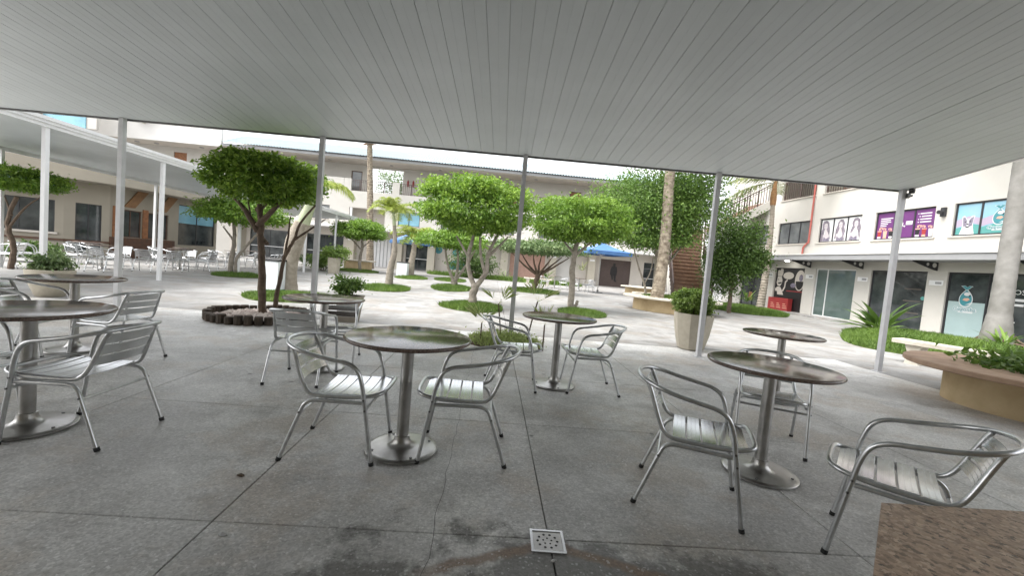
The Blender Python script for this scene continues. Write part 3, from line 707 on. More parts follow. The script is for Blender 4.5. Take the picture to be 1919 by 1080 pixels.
# three portrait prints: dark hair and pale face on white
f, sp = wins[2]
for k, (a, c) in enumerate(sp):
    cx = (a+c)/2; w_ = c-a; tl = (-.06,0,.08)[k]
    rr = random.Random(k+3); hp = [(-.02,4.56),(.13,4.52),(.20,4.38),(.19,4.2),(.26,4.0),(.22,3.8),(.27,3.60),(.10,3.60),(.10,3.95),(.07,4.12),(-.07,4.10),(-.13,3.95),(-.16,3.75),(-.27,3.66),(-.22,3.9),(-.26,4.1),(-.17,4.3),(-.16,4.45)]
    flat(f, [[(cx+tl+(x if k != 1 else -x)+rr.uniform(-.025,.025), z+rr.uniform(-.02,.02)) for x,z in (hp if k != 1 else hp[::-1])]], 'print_hair', O)
    flat(f, [[(cx+tl+x,z) for x,z in ((-.085,4.34),(-.06,4.42),(.04,4.44),(.09,4.36),(.08,4.22),(.03,4.13),(-.04,4.14),(-.08,4.22))], [(cx+tl-.05,4.14),(cx+tl+.05,4.14),(cx+.09,3.95),(cx+.20,3.88),(cx+.16,3.60),(cx-.18,3.60),(cx-.14,3.86)]], 'print_pale', O+.0035)
    flat(f, [ell(cx+tl-.035,4.31,.02,.010,8), ell(cx+tl+.045,4.31,.02,.010,8), ell(cx+tl+.005,4.19,.024,.010,8), [(cx+tl-.01,4.29),(cx+tl+.012,4.29),(cx+tl+.012,4.235)], [(cx-.18,3.60),(cx-.15,3.78),(cx,3.70),(cx+.14,3.80),(cx+.16,3.60)]], 'print_grey', O+.007)
# purple prints: text lines, two white boxes, small figures
f, sp = wins[3]
def figure(cx, z, h, arm):
    return [ell(cx, z+h*.88, h*.085, h*.11, 10), [(cx-h*.14,z),(cx-h*.16,z+h*.45),(cx-h*.20,z+h*.72),(cx+h*.20,z+h*.72),(cx+h*.15,z+h*.45),(cx+h*.14,z)],
            [(cx+arm*h*.16,z+h*.70),(cx+arm*h*.30,z+h*.98),(cx+arm*h*.05,z+h*1.02),(cx+arm*h*.05,z+h*.95),(cx+arm*h*.20,z+h*.92)]]
for pi_, cloth in ((2, ('print_red','print_skin','print_black')), (0, ('print_black','print_red','print_white'))):
    a, c = sp[pi_]
    for q in range(3):
        cx = c-.12-q*.23; flat(f, figure(cx, 3.585, .44-.02*q, (-1,1,1)[q]), 'print_skin', O)
        flat(f, [[(cx-.06,3.66),(cx-.08,3.86),(cx+.08,3.86),(cx+.06,3.66)]], cloth[q], O+.0035)
        flat(f, [[(cx-.065,3.585),(cx-.065,3.66),(cx+.065,3.66),(cx+.065,3.585)]], 'print_white' if q != 1 else 'print_skin', O+.0035)
a, c = sp[2]
flat(f, [[(c-.12-l,4.40-.075*k),(c-.12,4.40-.075*k),(c-.12,4.368-.075*k),(c-.12-l,4.368-.075*k)] for k, l in enumerate((.48,.40,.42,.30,.25))], 'print_white', O)
a, c = sp[0]
flat(f, [[(a+.12,4.47-.105*k),(a+.12+l,4.47-.105*k),(a+.12+l,4.43-.105*k),(a+.12,4.43-.105*k)] for k, l in enumerate((.40,.34,.38,.38))]+[ell(a+.12+l+.06,4.45-.105*k,.022,.022,8) for k, l in enumerate((.40,.34,.38,.38))], 'print_white', O)
a, c = sp[1]; m_ = (a+c)/2
flat(f, [[(m_+.04,4.03),(m_+.30,4.03),(m_+.30,4.17),(m_+.04,4.17)], [(m_-.30,4.07),(m_-.06,4.07),(m_-.06,4.21),(m_-.30,4.21)], [(m_-.05,4.05),(m_-.01,3.98),(m_+.03,4.05)]], 'print_white', O)
# pet shop prints: hill, dog cut-outs, logo
f, sp = wins[4]
for k, (a, c) in enumerate(sp):
    flat(f, [[(a,3.58),(a,3.88),(a+.2,3.92),(c-.2,3.86),(c,3.80),(c,3.58)]], 'print_green', O)
    flat(f, [[(a,3.885),(a,4.12),((a+c)/2,4.2),(c,4.08),(c,3.83),(c-.2,3.89),(a+.2,3.95)]], 'print_pink', O+.0004)
def dog(cx, z, s):
    flat(f, [[(cx-.22*s,z),(cx-.17*s,z+.22*s),(cx-.15*s,z+.42*s),(cx-.19*s,z+.66*s),(cx-.10*s,z+.66*s),(cx-.05*s,z+.56*s),(cx+.05*s,z+.56*s),(cx+.12*s,z+.68*s),(cx+.19*s,z+.64*s),(cx+.16*s,z+.40*s),(cx+.17*s,z+.22*s),(cx+.23*s,z)]], 'print_white', O+.004)
    flat(f, [[(cx-.13*s,z+.30*s),(cx-.165*s,z+.62*s),(cx-.10*s,z+.60*s),(cx-.03*s,z+.50*s),(cx-.03*s,z+.28*s)], [(cx+.13*s,z+.30*s),(cx+.165*s,z+.61*s),(cx+.10*s,z+.62*s),(cx+.03*s,z+.50*s),(cx+.03*s,z+.28*s)]], 'print_grey', O+.008)
    flat(f, [ell(cx,z+.37*s,.03*s,.025*s,10), ell(cx-.075*s,z+.45*s,.02*s,.02*s,8), ell(cx+.075*s,z+.45*s,.02*s,.02*s,8), [(cx-.07*s,z+.27*s),(cx,z+.24*s),(cx+.07*s,z+.27*s),(cx,z+.29*s)]], 'print_black', O+.012)
a, c = sp[2]; dog((a+c)/2+.0, 3.58, .95)
a, c = sp[0]; dog((a+c)/2, 3.58, .9)
def logo(par, cx, z, s, o):
    """white-edged cloth bundle drop with a tied top, a bird inside and the name below"""
    drop = lambda k: [(cx+k*s*math.sin(t)*(.5-.5*math.cos(t))**.35*.29, z+s*(.36-k*.37*math.cos(PI-t)*-1)) for t in [2*PI*i/28 for i in range(28)]]
    def dr(k):
        P = []
        for i in range(28):
            t = 2*PI*i/28; y = math.cos(t); x = math.sin(t)*(1-.30*(y+1)/2-.42*max(0,y)**2)
            P.append((cx+k*s*.30*x, z+s*.40+k*s*.40*y))
        return P
    tie = [(cx-.02*s,z+.80*s),(cx-.20*s,z+.97*s),(cx-.07*s,z+.98*s),(cx,z+.92*s),(cx+.09*s,z+.99*s),(cx+.22*s,z+.97*s),(cx+.03*s,z+.80*s)]
    flat(par, [dr(1.08), [(x+(x-cx)*.16, zz+(.012*s if zz > z+.9*s else -.01*s)) for x,zz in tie]], 'print_white', o)
    flat(par, [dr(.96), tie], 'print_teal', o+.004)
    flat(par, [ell(cx-.04*s,z+.60*s,.13*s,.09*s,14), [(cx-.15*s,z+.16*s),(cx-.24*s,z+.22*s),(cx-.18*s,z+.12*s),(cx,z+.08*s)]], 'print_white', o+.008)
    flat(par, [[(cx-.17*s,z+.34*s),(cx-.10*s,z+.42*s),(cx+.06*s,z+.40*s),(cx+.12*s,z+.30*s),(cx-.06*s,z+.26*s)]], 'print_skin', o+.008)
    flat(par, [ell(cx-.15*s,z+.52*s,.028*s,.045*s,10)], 'print_black', o+.012)
    text(par, 'Cegonha', cx, z-.14*s, .26*s, 'print_white', o, offset=.02*s); text(par, 'Cegonha', cx, z-.14*s, .26*s, 'print_teal', o+.006)
    flat(par, [[(cx-.34*s,z-.30*s),(cx+.25*s,z-.30*s),(cx+.25*s,z-.25*s),(cx-.34*s,z-.25*s)]], 'print_white', o)
a, c = sp[1]; logo(f, (a+c)/2-.1, 3.86, .62, O+.003)
# ground floor shops
f, sp = frame('shop_front', rw, MD[4][0]+.004, MD[4][1]-.004, .064, 2.286, 2, 'metal_black', -.06)
for k, (a, c) in enumerate(sp): pane(f, a, c, .114, 2.236, 'glass_dark', -.085)
a, c = sp[1]; MB().box(a+.02,c-.02,-.0835,-.080,.12,1.30).build('frosted_film', 'frost', f); logo(f, (a+c)/2+.02, 1.15, .70, -.079)
a, c = sp[0]; text(f, 'RATOS', (a+c)/2, 1.72, .22, 'print_white', -.083)
flat(f, [[(a+.2,1.45),(c-.15,1.45),(c-.15,1.53),(a+.2,1.53)],[(a+.2,1.30),(c-.15,1.30),(c-.15,1.37),(a+.2,1.37)],[(a+.35,.78),(c-.15,.78),(c-.15,.82),(a+.35,.82)]], 'print_white', -.083)
# open dark shop with shelves
a, c = MD[3]
MB().box(a,c,-2.39,-.22,2.3,2.4).build('shop_ceiling', 'interior', rw)
f, sp = frame('shop_front', rw, a+.004, c-.004, .064, 2.286, 2, 'metal_black', -.06, cuts=[a+1.3])
pane(f, sp[1][0], sp[1][1], .114, 2.236, 'glass_dark', -.085); pane(f, sp[0][0], sp[0][1], .114, 2.236, 'glass_dark', -.085)
flat(f, [ell(a+.12,1.30,.07,.07,14)], 'print_green', -.083)
sh = MB()
for z in (.7,1.15,1.6): sh.box(a+.2,a+.8,-.0845,-.081,z,z+.035)
sh.build('shelf_board', 'interior', f)
# glass double door
a, c = MD[2]; f, sp = frame('glass_door', rw, a+.004, c-.004, .064, 2.286, 2, 'white_paint', -.06, w=.04, cuts=[a+1.45])
for x0, x1 in sp: pane(f, x0, x1, .104, 2.246, 'glass_green', -.085)
MB().box(c-.085,c-.045,-.06,-.02,.95,1.25).build('handle', 'white_paint', f)
# painted chef wall and red counter
a, c = MD[1]; fw = MB().box(a+.004,c-.004,-.14,-.10,.064,2.286).build('mural_panel', 'print_black', rw); o = -.0995
u = lambda x, z: (c-(x*(c-a)), .06+z*2.23)
flat(fw, [[u(x,z) for x,z in P] for P in (
    [(.07,.80),(.05,.90),(.09,.95),(.13,.93),(.17,.99),(.24,.97),(.25,.88),(.22,.80)],
    [(.07,.79),(.21,.79),(.25,.70),(.23,.62),(.18,.56),(.10,.57),(.05,.64)],
    [(.02,.50),(.10,.55),(.20,.54),(.27,.46),(.33,.36),(.12,.36),(.10,.44),(.03,.44)],
    [(.27,.46),(.33,.55),(.34,.68),(.42,.74),(.43,.70),(.38,.66),(.37,.54),(.31,.44)])]+[[u(.44+.18*math.cos(t),.82+.085*math.sin(t)) for t in [2*PI*i/20 for i in range(20)]], [u(.83+.16*math.cos(t),.72+.235*math.sin(t)) for t in [2*PI*i/24 for i in range(24)]]], 'wall_grey', o)
flat(fw, [[u(.83+.125*math.cos(t),.70+.19*math.sin(t)) for t in [PI+PI*i/14 for i in range(15)]], [u(x,z) for x,z in ((.10,.64),(.22,.665),(.235,.64),(.17,.61),(.11,.62))], [u(x,z) for x,z in ((.08,.71),(.11,.735),(.13,.71))]], 'print_black', o+.004)
flat(fw, [[u(.86+.06*math.cos(t),.78+.08*math.sin(t)) for t in [2*PI*i/14 for i in range(14)]], [u(.63+.09*math.cos(t),.60+.055*math.sin(t)) for t in [2*PI*i/16 for i in range(16)]]], 'print_grey', o+.004)
flat(fw, [[u(x,z) for x,z in ((.42,.475),(1.0,.475),(1.0,.455),(.42,.455))]], 'print_red', o)
ct = MB().box(c-1.40,c-.01,-.05,.20,.064,.70).build('red_counter', 'print_red', rw)
flat(ct, [[(c-.22-q*.42-l,.42-.1*k),(c-.22-q*.42,.42-.1*k),(c-.22-q*.42,.385-.1*k),(c-.22-q*.42-l,.385-.1*k)] for q in range(3) for k, l in enumerate((.18,.26,.30))], 'print_skin', .2005)
a, c = MD[0]; f, sp = frame('shop_front', rw, a+.004, c-.004, .064, 2.286, 2, 'metal_black', -.06)
for x0, x1 in sp: pane(f, x0, x1, .114, 2.236, 'glass_dark', -.085)
flat(f, [[(a+1.0,.35),(a+1.35,.35),(a+1.3,.85),(a+1.05,.85)]], 'wood_orange', -.083)
a, c = MD[5]; f, sp = frame('shop_front', rw, a+.004, c-.004, .064, 2.286, 2, 'metal_black', -.06)
for x0, x1 in sp: pane(f, x0, x1, .114, 2.236, 'glass_dark', -.085)
for s, in ((22.42,),(19.74,),(17.0,),(14.22,)):     # blue-grey number plates on the piers
    pl = MB().box(s-.22,s+.22,.002,.02,1.80,1.98).build('number_plate', 'white_paint', rw); flat(pl, [[(s-.18,1.85),(s+.02,1.85),(s+.02,1.93),(s-.18,1.93)]], 'ledge_grey', .0205)
MB().lathe([(0,0),(.13,0),(.15,.03),(.13,.06),(0,.06)], 12).build('wall_ornament', 'metal_black', rw, True)
o_ = rw.children[-1]; o_.location = (17.02,.005,1.60); o_.rotation_euler = (-PI/2,0,0)
wl = MB().box(-.07,.07,0,.09,-.16,.16).build('wall_lamp', 'metal_black', rw); wl.location = (14.28,.002,4.40); MB().lathe([(.03,0),(.07,.09),(.07,.14)], 12).build('lamp_shade', 'metal_black', wl, True)
wl.children[0].location = (0,.11,-.02); wl.children[0].rotation_euler = (-PI/2,0,0)
# rails and doors in the upper corridor openings
for a, c in BAL:
    b = MB(); b.box(a,c,-.14,-.10,6.82,6.87); b.box(a,c,-.13,-.11,6.70,6.72); b.box(a,c,-.13,-.11,5.95,5.97)
    k = a+.05
    while k < c: b.box(k-.012,k+.012,-.13,-.11,5.873,6.82); k += .13
    for q in (a+.03,(a+c)/2,c-.03): b.box(q-.03,q+.03,-.145,-.095,5.873,6.82)
    b.build('railing', 'rail_brown', rw)
    MB().box(a-.05,c+.05,-.04,.05,5.82,5.865).build('sill', 'wall_grey', rw)
MB().box(20.1,20.95,-2.395,-2.35,5.86,7.9).build('door', 'wood', rw); MB().box(17.6,18.5,-2.395,-2.35,5.86,7.9).build('door', 'wood', rw)
# red rain pipe
MB().tube(cat([(20.0,.07,9.0),(20.0,.07,6.0),(20.0,.07,3.75),(20.05,.07,3.55),(20.26,.07,3.35),(20.30,.07,3.22),(20.30,.07,2.89)],5), .042, 10).build('rain_pipe', 'red_pipe', rw, True)
lampo = MB().lathe([(0,0),(.09,0),(.09,.03),(0,.03)], 14).build('ceiling_lamp', 'lamp_glow', rw); lampo.location = (20.75,.45,2.585)

# ------------------------------------------------------------------ rear wing
bw = thing('rear_wing', 'long cream wing across the back with corrugated roof and upper gallery', 'building', (0,34.5,0), PI)
S0, S1 = -17.0, 21.8
bays = [(-14.5,-13.0,'d'),(-11.87,-9.2,'b'),(-6.6,-5.3,'p'),(-4.4,-1.4,'k'),(2.0,5.2,'t'),(4.95+.4,7.4,'d'),(8.6,10.6,'s'),(12.6,15.6,'d'),(17.0,20.2,'d')]
holes = [(a,c,.02,2.35) for a,c,_ in bays]
wall_panel('wall', bw, S0, S1, 0, 2.95, holes, 'wall_grey', o=-1.3)
MB().box(S0,S1,-1.3,.75,2.952,3.15).build('ledge', 'white_wall', bw)
for s in (-14.2,-8.3,-5.0,-.9,1.6,5.2,7.9,11.8,16.3,20.8): MB().box(s-.3,s+.3,-1.28,-.6,0,2.95).build('pillar', 'cream_dark', bw)
for a, c, k in bays:
    if k == 'b': f = MB().box(a,c,-1.5,-1.42,.02,2.35).build('brown_board', 'board_brown', bw); fig = f
    elif k == 'k': MB().box(a,c,-1.5,-1.40,.02,2.35).build('pink_wall', 'brick_pink', bw)
    elif k == 'p': MB().box(a,c,-1.5,-1.40,.02,2.35).build('pale_door', 'white_wall', bw)
    elif k == 't':
        f = MB().box(a,c,-1.5,-1.40,.02,2.35).build('shop_panel', 'wall_grey', bw); q = 2.6 if False else a+.3
        flat(f, [ell(a+.95,.35,.85,.85,20,0,PI), ell(a+1.2,1.75,.32,.32,16), ell(a+.35,1.55,.2,.2,14), ell(a+2.7,1.9,.33,.33,14)], 'print_teal', -1.3995)
    elif k == 's':
        f = MB().box(a,c,-1.5,-1.44,.02,2.35).build('pale_gate', 'white_paint', bw)
        b = MB()
        for q in range(7): b.box(a+.08+q*.3-.02,a+.08+q*.3+.02,-1.44,-1.40,.05,2.3)
        b.build('gate_bar', 'ledge_grey', f)
    else:
        f, sp = frame('shop_front', bw, a+.003, c-.003, .023, 2.346, 2, 'metal_black', -1.36)
        for x0, x1 in sp: pane(f, x0, x1, .08, 2.29, 'glass_dark', -1.385)
        if a == 12.6 or a == 17.0: pass
        MB().box(a+.08,c-.08,-1.355,-1.33,.95,1.0).build('push_bar', 'white_paint', f)
X = 10.5    # dark standing figure printed on the brown board
fx = lambda P: [(-x-10.45, z) for x, z in P]
flat(fig, [fx(P) for P in (
    [(-.10,2.02),(-.12,1.92),(-.06,1.82),(.06,1.82),(.12,1.92),(.09,2.02),(0,2.06)],
    [(-.07,1.84),(.07,1.84),(.24,1.74),(.30,1.40),(.26,1.02),(.20,.98),(-.22,1.02),(-.32,1.08),(-.30,1.50),(-.22,1.74)],
    [(-.24,1.05),(-.02,1.02),(0,.62),(-.12,.60)], [(.0,1.05),(.22,1.02),(.22,.62),(.34,.52),(.30,.44),(.08,.50)])], 'print_black', -1.4195)
for s in (-14.2,-8.3,-5.0,5.2,11.8): MB().box(s-.2,s+.2,-.597,-.58,2.05,2.2).build('number_plate', 'white_paint', bw)
midw = [(-13.5,-11.5),(-9.5,-7.5),(-5.5,-3.5),(-1.5,.5),(2.5,4.5),(6.2,7.95),(13.4,15.4),(17.4,19.4)]
wall_panel('wall', bw, S0, S1, 3.152, 6.0, [(a,c,3.55,4.68) for a,c in midw]+[(9.0,11.85,3.35,4.68)], 'cream')
MB().box(8.8,12.05,-1.5,-1.3,3.152,5.2).build('recess_wall', 'wall_grey', bw); MB().box(9.0,11.85,-1.3,-.221,4.69,4.8).build('recess_ceiling', 'wall_grey', bw)
for a, c in midw: window(bw, a, c, 3.55, 4.68, 2, 'metal_black', ['glass_sky' if a == 6.2 else 'glass_grey'])
MB().box(S0,S1,-2.2,-.003,5.75,5.998).build('gallery_floor', 'wall_grey', bw)
gal = [(-13.0,-12.1),(-7.09,-6.12),(-1.59,-.68),(2.78,3.69),(11.62,12.54),(16.5,17.4),(19.6,20.5)]
wall_panel('wall', bw, S0, S1, 6.0, 8.75, [(a,c,6.02,7.93) for a,c in gal]+[(8.22,10.85,6.0,8.28)], 'cream', o=-2.0)
for a, c in gal:
    f, sp = frame('door', bw, a+.003, c-.003, 6.02, 7.927, 1, 'wood_dark', -2.03, w=.07, d=.1); pane(f, a+.073, c-.073, 6.03, 7.86, 'glass_grey' if a in (11.62,2.78) else 'wood', -2.07, 'door_leaf')
pil = [-16.7,-12.2,-8.4,-4.6,-.8,3.4,8.27,12.1]
for s in pil: MB().box(s-.28,s+.28,-.22,0.0,6.0,6.95).build('rail_pillar', 'cream', bw)
wall_panel('parapet', bw, 12.4, S1, 6.0, 6.95, [], 'cream')
for a, c in zip(pil, pil[1:]):
    b = MB(); b.box(a+.28,c-.28,-.13,-.09,6.86,6.90); b.box(a+.28,c-.28,-.12,-.10,6.72,6.74); b.box(a+.28,c-.28,-.12,-.10,6.08,6.10)
    k = a+.4
    while k < c-.28: b.box(k-.013,k+.013,-.12,-.10,6.0,6.86); k += .15
    for q in range(1,4): s = a+(c-a)*q/4; b.box(s-.03,s+.03,-.135,-.085,6.0,6.9)
    b.build('railing', 'rail_brown', bw)
# ceiling lamps, extinguisher, small boards on the gallery wall
for s in (14.0,9.0,5.0,1.0,-3,-7.5): MB().lathe([(0,0),(.14,0),(.14,.05),(0,.05)],12).build('ceiling_lamp', 'ledge_grey', bw).location = (s,-1.0,8.43)
MB().box(4.9,5.6,-1.998,-1.96,6.9,7.45).build('notice_board', 'ledge_grey', bw); MB().box(5.8,6.3,-1.998,-1.97,6.9,7.3).build('notice_board', 'wall_grey', bw)
for s in (7.3,7.75): MB().lathe([(0,0),(.08,.01),(.08,.42),(.03,.5),(.03,.56),(0,.56)],10).build('fire_extinguisher', 'print_red', bw, True).location = (s,-1.85,7.0)
# corrugated roof: eave beam and folded sheet
MB().box(S0,S1,-2.2,.30,8.46,8.60).build('soffit', 'wall_grey', bw)
b = MB(); n = int((S1-S0)/.11); V = []
for i in range(n+1):
    z = .045*(1 if i % 2 else -1); V += [(S0+i*.11, .55, 8.72+z), (S0+i*.11, -2.4, 10.02+z)]
b.add(V, [(2*i,2*i+2,2*i+3,2*i+1) for i in range(n)]); b.build('corrugated_sheet', 'roof_sheet', bw)
MB().box(S0,S1,.30,.40,8.46,8.655).build('eave_beam', 'ledge_grey', bw); MB().box(S0,S1,-2.6,-2.42,8.6,10.0).build('ridge_wall', 'white_wall', bw)

# ------------------------------------------------------------------ left rear block with solid fascia
lb = thing('rear_corner_block', 'cream corner block with deep plain fascia above the side canopy at left', 'building', (0,34.5,0), PI)
wall_panel('wall', lb, 21.85, 44, 0, 8.4, [(25.7,26.75,6.0,8.0)], 'cream', o=-1.6)
MB().box(21.85,44,-3.0,-.02,8.40,8.52).build('soffit', 'wall_grey', lb)
wall_panel('fascia', lb, 21.85, 44, 8.40, 11.4, [], 'white_wall', o=.25)
b = MB(); b.prism([(26.4,10.6),(28.7,10.6),(27.6,9.55)], .252, .60); b.build('pointed_bracket', 'wall_grey', lb)
f = MB().box(25.7,26.75,-1.8,-1.7,6.0,8.0).build('door', 'wood', lb)
for s in (24.0,27.5,29.0): MB().lathe([(0,0),(.16,0),(.16,.05),(0,.05)],12).build('ceiling_lamp', 'ledge_grey', lb).location = (s,-.8,8.35)
wall_panel('wall', lb, 29.2, 44, 8.3, 13.5, [], 'cream', o=2.4)
MB().box(29.9,32.8,2.41,2.46,8.0,9.6).build('glazed_panel', 'glass_sky', lb); MB().box(32.9,33.5,2.41,2.75,6.5,11).build('brown_column', 'wood_dark', lb)
vr = thing('vaulted_roof', 'white curved membrane roof showing above the side canopy at far left', 'roof', (-27.2,26,0), 0)
b = MB(); V = []
for i in range(15):
    a = PI*i/14; V += [(3.9*math.cos(a), -2, 5.7+1.45*math.sin(a)), (3.9*math.cos(a), 3, 5.7+1.45*math.sin(a))]
b.add(V, [(2*i,2*i+1,2*i+3,2*i+2) for i in range(14)]+[tuple(range(0,30,2))]); b.build('membrane', 'membrane', vr, True)
for i in (-1,1): MB().box(i*3.7-.08,i*3.7+.08,-1.9,-1.74,0,5.72).build('post', 'white_paint', vr)

# ------------------------------------------------------------------ curved cafe on the left
cafe = thing('cafe_building', 'low curved beige cafe with deep fascia and dark windows behind the side canopy', 'building', (-16.9,19.3,0))
pl = [(-16.3,25.5),(-16.5,22.5),(-16.9,19.3),(-17.75,18.2),(-20.2,16.5),(-26,14.9)]
segs = []
for i in range(len(pl)-1):
    A = Vector(pl[i]); B = Vector(pl[i+1]); d = B-A
    g = (A.x+16.9, A.y-19.3, 0); rz = math.atan2(d.y, d.x); segs.append((g, rz, d.length))
def at(o, i): o.location = segs[i][0]; o.rotation_euler = (0,0,segs[i][1]); return o
hol = {0:[(.15,2.75,.75,2.85)], 1:[(.35,1.45,.95,2.2),(1.75,2.75,.95,2.2)], 2:[(.25,1.05,.06,2.25)], 3:[(.25,2.25,.95,2.25)], 4:[(.4,2.6,.95,2.25),(3.2,5.4,.95,2.25)]}
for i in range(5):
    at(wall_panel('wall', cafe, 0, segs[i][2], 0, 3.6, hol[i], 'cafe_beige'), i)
    for (a, c, z0, z1) in hol[i]:
        f, sp = frame('window', cafe, a+.003, c-.003, z0+.003, z1-.003, 2, 'metal_black' if i != 1 else 'wood_dark', -.06, w=.04); at(f, i)
        for x0, x1 in sp: pane(f, x0, x1, z0+.04, z1-.04, 'glass_sky' if i == 0 else 'glass_dark', -.085)
        if i == 0: MB().box(sp[0][0],sp[-1][1],-.084,-.080,z0+.04,z0+1.15).build('dark_lower_glass', 'glass_dark', f)
        if i in (3,4): MB().box(a-.1,c+.1,-.05,.08,z0-.08,z0-.003).build('sill', 'wall_grey', f)
    if i in (2,3,4): at(MB().box(.0,segs[i][2],.003,.05,.62,.70).build('wall_band', 'wood_dark', cafe), i)
at(MB().box(0,segs[1][2],.003,.06,0,.93).build('wood_dado', 'wood_dark', cafe), 1); at(MB().box(1.47,1.73,.003,.05,.94,2.3).build('wood_pier', 'wood', cafe), 1); at(MB().box(2.77,3.1,.003,.05,.94,2.3).build('wood_pier', 'wood', cafe), 1)
for s in (.55,2.15): at(MB().prism([(s,2.32),(s+.5,2.32),(s-.15,3.12),(s-.65,3.12)], .01, .07).build('wood_brace', 'wood_orange', cafe), 1)
def off(P, d):
    out = []
    for i, p_ in enumerate(P):
        a = Vector(P[max(i-1,0)]); b_ = Vector(P[min(i+1,len(P)-1)]); t_ = (b_-a).normalized(); out.append((p_[0]-t_.y*d, p_[1]+t_.x*d))
    return out
cv = [(p_.x,p_.y) for p_ in cat([(*p_,0) for p_ in pl], 4)]
def band(name, d0, d1, z0, z1, m):
    A = off(cv, d0); B = off(cv, d1); n = len(A); b = MB(); V = []
    for i in range(n):
        for (x,y),z in ((A[i],z0),(B[i],z0),(B[i],z1),(A[i],z1)): V.append((x+16.9,y-19.3,z))
    b.add(V, [(4*i+k,4*i+(k+1)%4,4*i+4+(k+1)%4,4*i+4+k) for i in range(n-1) for k in range(4)]+[(0,1,2,3),tuple(4*n-4+k for k in (3,2,1,0))]); b.build(name, m, cafe, True)
band('fascia', -1.5, 1.1, 3.12, 3.42, 'cafe_beige'); band('fascia', -1.5, .98, 3.422, 3.76, 'cafe_beige')
b = at(MB().box(.1,2.2,.9,.96,2.62,3.08).build('sign_board', 'sign_blue', cafe), 3); b.rotation_euler[2] = segs[3][1]
flat(b, [ell(.55,2.85,.12,.14), ell(.9,2.85,.1,.1), [(1.1,2.78),(1.9,2.78),(1.9,2.9),(1.1,2.9)]], 'print_skyblue', .9605)
for i, s, z in ((3,.5,1.1),(3,.75,1.06),(2,.5,.95)): pass

# ------------------------------------------------------------------ outside stair
st = thing('outdoor_stair', 'brown stepped outdoor staircase with railings climbing beside the right wing', 'staircase', (8.55,17.5,0))
NS = 23; cx = lambda y: 8.55+(0.75 if False else 0)+ (y-17.5)*(.30 if y < 20.2 else 0)+(0 if y < 20.2 else .81+(y-20.2)*.47)
for k in range(NS):
    y = 17.5+k*.24; x = cx(y)-8.55
    s = MB().bbox(x-.78,x+.78,y-17.5,y-17.5+.27,.174*k-(.1 if k else 0),.174*(k+1),.006).build('step', 'step_brown', st)
    MB().box(x-.80,x+.80,y-17.5-.02,y-17.5+.03,.174*(k+1)-.028,.174*(k+1)+.003).build('nosing', 'wood_dark', s)
for sg in (-1,1):
    for (ya, yb) in ((17.4,20.2),(20.2,23.0)):
        xa, xb = cx(ya)-8.55+sg*.86, cx(yb-.001)-8.55+sg*.86; za, zb = (ya-17.5)/.24*.174, (yb-17.5)/.24*.174
        b = MB(); b.add([(xa-.06,ya-17.5,za-.25),(xa+.06,ya-17.5,za-.25),(xb+.06,yb-17.5,zb-.25),(xb-.06,yb-17.5,zb-.25),(xa-.06,ya-17.5,za+.30),(xa+.06,ya-17.5,za+.30),(xb+.06,yb-17.5,zb+.30),(xb-.06,yb-17.5,zb+.30)],
              [(0,3,2,1),(4,5,6,7),(0,1,5,4),(1,2,6,5),(2,3,7,6),(3,0,4,7)]); b.build('stringer', 'cream', st)
        b = MB(); b.beam((xa,ya-17.5,za+1.10),(xb,yb-17.5,zb+1.10),.05); n = 12
        for q in range(n+1):
            t = q/n; X = xa+(xb-xa)*t; Y = ya+(yb-ya)*t-17.5; Z_ = za+(zb-za)*t; b.box(X-.013,X+.013,Y-.013,Y+.013,Z_+.30,Z_+1.09)
        for t in (0.03,.5): X = xa+(xb-xa)*t; Y = ya+(yb-ya)*t-17.5; Z_ = za+(zb-za)*t; b.box(X-.03,X+.03,Y-.03,Y+.03,Z_+.29,Z_+1.12)
        b.build('railing', 'rail_brown', st)
MB().box(1.2,4.6,5.5,7.4,3.75,4.0).build('landing', 'cream', st)
b = MB(); b.box(1.2,4.6,7.3,7.35,5.0,5.05); k = 1.25
while k < 4.6: b.box(k-.013,k+.013,7.31,7.34,4.0,5.0); k += .14
b.build('railing', 'rail_brown', st)
x0, x1 = 3.7, 6.5                      # second flight up to the gallery of the right wing
for k in range(10): MB().box(x0+k*.28,x0+(k+1)*.28+.05,5.62,7.2,3.98+.186*k-.15,4.0+.186*(k+1)).build('step', 'step_brown', st)
for Y in (5.5,7.3):
    b = MB(); b.prism([(x0-.1,3.72),(x1+.1,5.55),(x1+.1,6.06),(x0-.1,4.22)], Y-.06, Y+.06); b.build('stringer', 'cream', st)
    b = MB(); b.beam((x0-.1,Y,5.10),(x1+.1,Y,6.95),.05); b.beam((x0-.1,Y,4.97),(x1+.1,Y,6.82),.022)
    for q in range(21):
        t = q/20; X = x0-.1+(x1-x0+.2)*t; Z_ = 4.22+1.84*t; w_ = .028 if q % 5 == 0 else .012; b.box(X-w_,X+w_,Y-w_,Y+w_,Z_,Z_+.88)
    b.build('railing', 'rail_brown', st)

